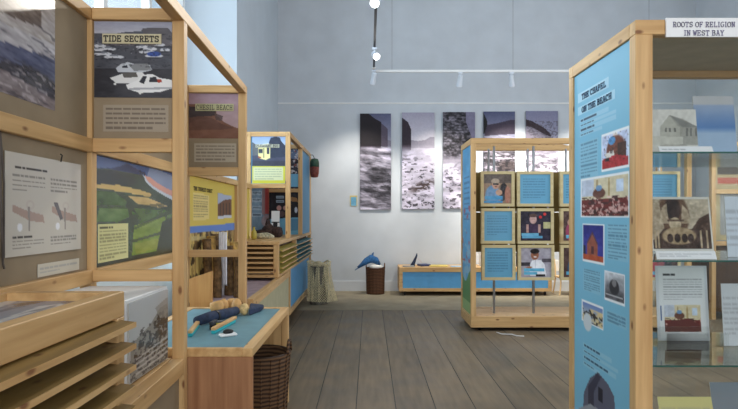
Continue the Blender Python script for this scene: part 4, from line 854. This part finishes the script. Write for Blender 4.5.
MB().tube([(.78, 10.05, ZB+.002), (.80, 10.05, ZB+.06), (.83, 10.05, ZB+.13), (.855, 10.05, ZB+.19), (.86, 10.05, ZB+.235)], [.045, .03, .022, .016, .004], 8).build('body', NAVY, wt, smooth=True)
MB().hexa([(.85, 10.045, ZB+.16), (.95, 10.045, ZB+.06), (.95, 10.055, ZB+.06), (.85, 10.055, ZB+.16), (.85, 10.045, ZB+.163), (.955, 10.045, ZB+.065), (.955, 10.055, ZB+.065), (.85, 10.055, ZB+.163)]).build('wire', pm('pink_wire', (200, 160, 160)), wt)
flat('white_box', 'white box standing on the bench seen through left side of the island case', 'box', 1.99, 2.14, 9.95, 10.15, ZB+.001, ZB+.26, PAPER)
flat('black_speaker', 'small black box on the bench seen between the lower island frames', 'speaker', 2.62, 2.78, 9.9, 10.1, ZB+.001, ZB+.24, BLACK)
flat('white_book_stack', 'white stack of leaflets on the bench left of the small black box', 'leaflets', 2.42, 2.60, 9.9, 10.1, ZB+.001, ZB+.19, PAPER)
bk = basket('wicker_basket', 'round dark wicker basket standing on the floor by the far wall', (.115, 10.08, .003), .15, .165, .46, WICK2, True)
ty = thing('soft_toy', 'blue soft dolphin toy lying across the top of the far wicker basket', 'soft toy', (.1, 10.08, .4))
BF = pm('blue_plush', (44, 92, 140), .85, var=.2, scale=26); z0 = .50
MB().tube([(-.20, 9.97, z0-.02), (-.13, 9.97, z0+.03), (-.05, 10.02, z0+.09), (.03, 10.07, z0+.13), (.12, 10.12, z0+.10), (.19, 10.14, z0+.02)], [.02, .035, .06, .075, .065, .03], 12).build('body', BF, ty, smooth=True)
MB().hexa([(-.19, 9.94, z0-.03), (-.19, 10.0, z0-.03), (-.25, 10.02, z0-.07), (-.25, 9.92, z0-.07), (-.19, 9.94, z0-.015), (-.19, 10.0, z0-.015), (-.25, 10.02, z0-.055), (-.25, 9.92, z0-.055)]).build('tail', BF, ty)
MB().hexa([(.02, 10.06, z0+.17), (.08, 10.08, z0+.18), (.08, 10.10, z0+.18), (.02, 10.08, z0+.17), (.07, 10.07, z0+.245), (.09, 10.08, z0+.245), (.09, 10.09, z0+.245), (.07, 10.08, z0+.245)]).build('fin', BF, ty)
tag(MB().blob((.13, 10.02, .49), (.115, .09, .045), 5, .12).build('white_cloth', PAPER, None, smooth=True), 'white cloth stuffed in the mouth of the far basket under the blue toy', 'cloth')
# child's chair at the end of the bench
ch = thing('child_chair', "small pale wooden chair beyond the island case, right of the bench", 'chair', (3.52, 10.0, .002))
LWOOD = wood('pale_beech', 2, (226, 196, 150), (206, 172, 122), (170, 130, 90))
cx0, cx1, cy0, cy1 = 3.36, 3.68, 9.84, 10.16
bx('seat', LWOOD, ch, cx0, cx1, cy0, cy1, .30, .325)
for x, s in ((cx0+.02, -1), (cx1-.02, 1)):
    MB().tube([(x+s*.03, cy0-.0, .0022), (x, cy0+.03, .16), (x, cy0+.03, .299)], .014, 8).build('leg', LWOOD, ch); MB().tube([(x+s*.03, cy1+.03, .0022), (x, cy1-.02, .3), (x, cy1+.03, .62)], .014, 8).build('leg', LWOOD, ch)
MB().box(cx0+.02, cx1-.02, cy1+.005, cy1+.03, .40, .60).build('backrest', PAPER, ch, .004)

# ---------------------------------------------------------------- island case with framed tiles
I = thing('island_case', 'open pine island case holding a grid of framed photos and blue texts', 'display case', (2.5, 7.2, 0))
ix0, ix1, iy0, iy1, IT = 1.24, 3.92, 6.80, 7.55, 2.347
for x in (ix0, ix1-.06):
    for y in (iy0, iy1-.06): bx('post', WZ, I, x, x+.06, y, y+.06, .18, IT-.0705)
for y in (iy0, iy1-.06): bx('top_rail', WX, I, ix0, ix1, y, y+.06, IT-.07, IT)
for x in (ix0, ix1-.06): bx('side_rail', WY, I, x, x+.06, iy0+.061, iy1-.061, IT-.07, IT)
mb_ = MB(); na = 14; pts = [(ix0+.15+1.25*k/na, IT+.045*math.sin(PI*min(1, (k/na)*1.0))**.45 if 0 < k < na else IT) for k in range(na+1)]
for (xa, za), (xb, zb) in zip(pts, pts[1:]): mb_.hexa([(xa, iy1-.05, IT+.0005), (xb, iy1-.05, IT+.0005), (xb, iy1-.02, IT+.0005), (xa, iy1-.02, IT+.0005), (xa, iy1-.05, za+.001), (xb, iy1-.05, zb+.001), (xb, iy1-.02, zb+.001), (xa, iy1-.02, za+.001)])
mb_.build('top_moulding', WX, I)
bx('base_deck', WX, I, ix0+.001, ix1-.001, iy0+.02, iy1-.02, .16, .179)
MB().box(ix0, ix1, iy0, iy0+.02, .045, .179).box(ix0, ix1, iy1-.02, iy1, .045, .179).box(ix0, ix0+.02, iy0+.02, iy1-.02, .045, .159).box(ix1-.02, ix1, iy0+.02, iy1-.02, .045, .159).build('base_frame', WX, I, .003)
for x in (ix0+.12, (ix0+ix1)/2, ix1-.12):
    for y in (iy0+.1, iy1-.1): MB().tube([(x-.013, y, .03), (x+.013, y, .03)], .03, 12).tube([(x, y, .05), (x, y, .158)], .012, 8).build('castor', BLACK, I)
pic('side_panel', I, (ix0+.012, iy1-.061, IT-.071), (0, -(iy1-iy0-.122), 0), (0, 0, -(IT-.071-.18)), 24, 200, island_side, .01)
# uprights
cols = []; TY = 6.98
for (a_, b_) in ((480.5, 514), (516.6, 552.7), (559.5, 595), (601, 637), (643, 679)):
    cols.append((P(a_, 0, TY).x, P(b_, 0, TY).x))
for (a_, b_) in cols:
    c = (a_+b_)/2+(-.03 if a_ < 1.7 else 0); MB().tube([(c, TY+.05, .18), (c, TY+.05, IT-.071)], .016, 10).build('steel_tube', STEEL, I)
for xx in (488.5, 527.7, 566, 607, 648):
    c = P(xx, 0, 7.30).x; MB().tube([(c, 7.30, .95), (c, 7.30, IT-.071)], .014, 10).build('steel_tube', STEEL, I)
fr_cols = cols
names = {(0, 0): (man_dog, 'frame of a man in sunglasses with a black dog, top left of the island grid'), (0, 1): (txt_tile(3), 'blue text frame right of the man and dog photo, top row'),
         (0, 2): (txt_tile(7), 'blue text frame cut by the tall case, third in the top row'), (1, 0): (txt_tile(11), 'blue text frame directly beneath the man and dog photo'),
         (1, 1): (girl, 'frame of a smiling woman in a dark top, middle of second column'), (1, 2): (crowd(5), 'narrow visible photo frame beside the tall case, middle row'),
         (2, 0): (txt_tile(13), 'blue text frame in the bottom row, left of the man in white'), (2, 1): (chef, 'frame of a dark haired man in a white shirt, bottom row'),
         (2, 2): (crowd(9), 'narrow visible photo frame beside the tall case, bottom row'), (0, 4): (txt_tile(17), 'blue text frame seen through the glass case, top row'), (1, 4): (txt_tile(19), 'blue text frame seen through the glass case, middle row'),
         (2, 4): (crowd(14), 'photo frame seen through the glass case, bottom row')}
rowz = [(171.5, 206.5), (208.3, 243.6), (244.8, 280)]
for (r_, c_), (fn, lab) in names.items():
    xa, xb = fr_cols[c_]; za = 1.4-(rowz[r_][0]-HY)/FL*TY; zb = 1.4-(rowz[r_][1]-HY)/FL*TY; dx = .012*r_*(1 if c_ < 2 else .5); xa += dx*.5; xb += dx*.5
    t = thing('picture_frame', lab, 'picture frame', ((xa+xb)/2, TY, zb), group='framed tiles in the island case')
    w_ = .036
    MB().box(xa, xb, TY-.03, TY+.03, za-w_, za).box(xa, xb, TY-.03, TY+.03, zb, zb+w_).box(xa, xa+w_, TY-.03, TY+.03, zb+w_, za-w_).box(xb-w_, xb, TY-.03, TY+.03, zb+w_, za-w_).build('frame', BIRCH, t)
    pic('picture', t, (xa+w_, TY-.018, za-w_), (xb-xa-2*w_, 0, 0), (0, 0, -(za-zb-2*w_)), 64, 64, fn, .02, mat=PG)
where = {0: 'first', 1: 'second', 2: 'third', 3: 'fourth', 4: 'fifth'}
for ci, xx in enumerate((489, 528, 567, 607, 648)):
    c = P(xx, 0, 7.27).x
    for ri in range(2):
        if ci == 3: continue
        z1 = 1.965-.52*ri; t = thing('picture_frame', 'olive brown frame back facing away, %s row, %s from left behind the grid' % (('upper', 'lower')[ri], where[ci]), 'picture frame', (c, 7.25, z1-.51), group='rear facing frames in the island case')
        bx('backing', OLIVE, t, c-.235, c+.235, 7.235, 7.26, z1-.51, z1); bx('frame', WX, t, c-.235, c+.235, 7.261, 7.285, z1-.51, z1)
cb = MB(); cb.tube([(P(497, 332, 6.7).x, 6.72, .006), (2.0-.43, 6.62, .006), (1.68, 6.60, .006), (1.72, 6.52, .006), (1.80, 6.5, .006)], .006, 6)
tag(cb.build('white_cable', WHITE, None, smooth=True), 'short white cable lying on the floor before the island case', 'cable')

# ---------------------------------------------------------------- right glass case
G = thing('glass_case', 'tall pine and glass showcase on the right about a beach chapel', 'display case', (1.95, 3.15, 0))
gx0, gx1, gy0, gy1, GT = 1.285, 2.55, 2.70, 3.60, 2.347
for x in (gx0, gx1-.065):
    for y in (gy0, gy1-.065): bx('post', WZ, G, x if x == gx0 else x-.019, x+.084 if x == gx0 else x+.065, y, y+.065, .04, GT-.0705)
for y in (gy0, gy1-.065): bx('top_rail', WX, G, gx0, gx1, y, y+.065, GT-.07, GT)
for x in (gx0, gx1-.065): bx('top_side_rail', WY, G, x, x+.065, gy0+.066, gy1-.066, GT-.07, GT)
bx('roof', pm('roof_board', (190, 176, 150), .7, var=.04), G, gx0+.066, gx1-.066, gy0+.066, gy1-.066, GT-.03, GT-.01)
bx('base', WX, G, gx0, gx1, gy0, gy1, .0, .14)
pic('side_panel', G, (gx0+.012, gy1-.066, GT-.072), (0, -(gy1-gy0-.132), 0), (0, 0, -(GT-.072-.142)), 100, 330, chapel_side, .012)
for y, t in ((2.725, GL), (3.56, GL)): bx('glass_pane', t, G, gx0+.066, gx1-.066, y, y+.005, .141, GT-.071, bevel=0)
bx('glass_pane', GL, G, gx1-.04, gx1-.035, gy0+.066, gy1-.066, .141, GT-.071, bevel=0)
for z in (1.715, 1.183, .668):
    s_ = bx('glass_shelf', GLS, G, gx0+.067, gx1-.067, gy0+.045, gy1-.07, z-.008, z, bevel=0)
    bx('polished_edge', GEDGE, s_, gx0+.067, gx1-.067, gy0+.041, gy0+.0445, z-.008, z, bevel=0)
# title lettering on the side panel
def side_text(body, xa, ya, xb, h, nm='title_text'):
    X = gx0+.0115; da = FL*X/(xa-CX); db = FL*X/(xb-CX); za = 1.4-(ya-HY)/FL*da
    text3(nm, G, body, (X-.001, da, za), (0, -1, 0), (0, 0, 1), da-db, h, INKB, .03)
side_text('THE CHAPEL', 582, 100, 606, .036); side_text('ON THE BEACH', 582, 113, 611.5, .036)
sg = bx('title_sign', WHITE, G, P(666, 0, 2.69).x, P(741, 0, 2.69).x, 2.688, 2.698, P(0, 37, 2.69).z, P(0, 18, 2.69).z, bevel=0)
a_ = P(673, 27.2, 2.686); text3('sign_text', sg, 'ROOTS OF RELIGION', a_, (1, 0, 0), (0, 0, 1), P(735, 0, 2.686).x-a_.x, .026, INKP, .01)
a_ = P(684, 35.6, 2.686); text3('sign_text', sg, 'IN WEST BAY', a_, (1, 0, 0), (0, 0, 1), P(724, 0, 2.686).x-a_.x, .026, INKP, .01)
def card(name, label, cat, x0, x1, y0, y1, d, fn, shelf, tilt=-.12, nx=50, ny=40, mat=None, yaw=0, group=None):
    A = P(x0, y1, d); B_ = P(x1, y0, d); A.z = shelf; hgt = P(0, y0, d).z-shelf
    R_ = Matrix.Rotation(yaw, 3, 'Z') @ Vector((B_.x-A.x, 0, 0)); up = Matrix.Rotation(yaw, 3, 'Z') @ (Matrix.Rotation(tilt, 3, 'X') @ Vector((0, 0, hgt)))
    o = pic(name, None, A+up, R_, -up, nx, ny, fn, .004, mat=mat or PR); return tag(o, label, cat, group)
card('chapel_photograph', 'grey photo of a gabled chapel on the top glass shelf', 'photograph', 653, 699, 108, 147, 3.0, church_card, 1.7165, nx=90, ny=70)
card('sky_photograph', 'taller blue and grey photo behind the chapel photo on the top shelf', 'photograph', 697, 738, 94, 147, 3.1, sky_card, 1.7165)
card('caption_strip', 'white caption strip in front of the gabled chapel photo', 'label', 660, 714, 145, 150, 2.79, label(3), 1.7165, -.5, 50, 6)
card('sepia_photograph', 'sepia photo of a chapel interior on the middle glass shelf', 'photograph', 653, 714, 196, 247, 3.42, sepia, 1.1845, -.15, 100, 80)
card('caption_strip', 'white caption strip in front of the sepia interior photo', 'label', 657, 717, 250.5, 259, 2.79, label(5, 2), 1.1845, -.4, 50, 8)
card('white_card', 'pale upright card at the right of the middle glass shelf', 'card', 728, 745, 196, 256, 2.95, label(8, 6, (206, 214, 224)), 1.1845, -.1, 20, 30)
card('text_sheet', 'white text sheet with coloured chapel photo on the lowest glass shelf', 'sheet', 658, 710, 266, 341, 3.28, doc, .6695, -.08, 80, 100)
card('grey_card', 'grey upright card right of the text sheet on the lowest shelf', 'card', 724, 750, 284, 345, 3.15, label(8, 8, (206, 210, 216)), .6695, -.08, 30, 30)
card('yellow_card', 'pale yellow card on the floor of the glass case', 'card', 664, 719, 399, 440, 3.1, label(9, 3, (214, 206, 140)), .141, -.3, 30, 10)
card('blue_grey_card', 'blue grey card on the floor of the glass case, right of the yellow one', 'card', 715, 745, 384, 440, 3.3, label(12, 6, (130, 142, 156)), .141, -.2, 20, 20)
def holder():
    t = thing('acrylic_holder', 'clear acrylic leaflet holder beneath the text sheet', 'holder', (P(690, 0, 2.95).x, 2.95, .669))
    x0, x1 = P(658, 0, 2.95).x, P(718, 0, 2.95).x
    bx('front', GL, t, x0, x1, 2.86, 2.864, .6692, .80, bevel=0); bx('back', GL, t, x0, x1, 3.03, 3.034, .6692, .80, bevel=0)
holder()

# another case beyond, seen through the glass
Q = thing('tall_cabinet', 'brown timber cabinet beyond the island, seen through the glass case', 'cabinet', (5.0, 7.8, 0))
bx('body', DARKW, Q, 4.65, 5.6, 7.6, 8.2, .1, 1.0); 
for x in (4.62, 5.58): bx('post', WZ, Q, x, x+.06, 7.55, 7.61, 0, 2.4)
for z in (1.0, 1.7, 2.34): bx('rail', WX, Q, 4.681, 5.579, 7.55, 7.61, z, z+.06)
def panelp(p): p.fill((176, 160, 120)); p.rect(.05, .05, .95, .3, (80, 70, 60)); p.rect(.05, .32, .95, .4, (180, 90, 70)); p.rect(.1, .5, .9, .95, (150, 150, 146)); p.noise(6, 6, .08, 2)
pic('photo_board', Q, (4.685, 7.60, 2.33), (.89, 0, 0), (0, 0, -1.26), 50, 60, panelp, .01)

# ---------------------------------------------------------------- track lighting
TZ, TYd = 3.78, 9.2
tr = thing('lighting_track', 'white ceiling track hanging across the far end of the room', 'lighting track', (2.5, TYd, TZ))
bx('track', WHITE, tr, .06, 6.0, TYd-.018, TYd+.018, TZ-.018, TZ+.02)
for x in (P(392, 0, TYd).x, P(513, 0, TYd).x, 4.6): MB().tube([(x, TYd, TZ+.02), (x, TYd, 6.199)], .003, 6).build('wire', pm('thin_wire', (130, 130, 135)), tr)
tr2 = thing('lighting_track', 'dark ceiling track running towards the viewer above the aisle', 'lighting track', (.078, 6.5, TZ))
bx('track', pm('dark_track', (54, 52, 54), .5), tr2, .062, .094, 3.5, TYd-.019, TZ-.016, TZ+.018)
for y in (4.5, 7.9): MB().tube([(.078, y, TZ+.018), (.078, y, 6.199)], .003, 6).build('wire', bpy.data.materials['thin_wire'], tr2)
bx('connector', WHITE, tr2, .05, .106, TYd-.3, TYd-.22, TZ-.03, TZ-.0165); bx('connector', WHITE, tr2, .05, .106, 8.15, 8.3, TZ-.03, TZ-.0165)
em = bpy.data.materials.new('lamp_glow'); em.use_nodes = True; e_ = em.node_tree.nodes['Principled BSDF']; e_.inputs['Emission Color'].default_value = (1, .96, .88, 1); e_.inputs['Emission Strength'].default_value = 14
LH = pm('lamp_housing', (214, 220, 228), .4, var=.01)
def spot(label, x, y, target, energy, ang=50, blend=.8, glow=True, size=.04):
    base = Vector((x, y, TZ-.019)); d = (Vector(target)-base).normalized(); c = base+Vector((0, 0, -.10)); e = c+d*.13
    t = thing('spotlight', label, 'spotlight', base, group='track spotlights')
    MB().tube([base, c], .014, 8).box(x-.035, x+.035, y-.02, y+.02, TZ-.045, TZ-.0305 if False else TZ-.019).build('bracket', LH, t)
    MB().tube([c-d*.06, c-d*.05, c+d*.02, e], [.024, .038, .04, .05], 16).build('housing', LH, t, smooth=False)
    MB().tube([e+d*.001, e+d*.008], .042, 16).build('lens', em if glow else pm('lens', (200, 200, 200)), t)
    l = bpy.data.lights.new('spot', 'SPOT'); l.energy = energy; l.spot_size = math.radians(ang); l.spot_blend = blend; l.color = (1, .93, .82); l.shadow_soft_size = size
    o = bpy.data.objects.new('beam', l); C.objects.link(o); o.parent = t; o.location = (e+d*.02)-base; o.rotation_euler = d.to_track_quat('-Z', 'Y').to_euler()
spot('glowing spotlight partway along the dark track above the aisle', .078, 7.85, (1.2, 3.0, 1.2), 110, 70)
spot('glowing spotlight at the top edge of the picture on the dark track', .078, 5.86, (-.6, 2.4, 1.3), 110, 70)
spot('white spotlight under the corner where the two tracks meet', .078, 9.05, (-.3, 10.45, 1.6), 130, 75, glow=False)
spot('white spotlight under the cross track, nearer the corner', 1.50, TYd, (1.3, 10.45, 1.2), 180, 85, glow=False)
spot('white spotlight at the middle of the cross track', 2.34, TYd, (2.85, 10.45, 1.6), 430, 80, glow=False)
spot('white spotlight on the cross track hidden by the tall glass case', 4.0, TYd, (4.0, 10.45, 1.6), 260, 80, glow=False)
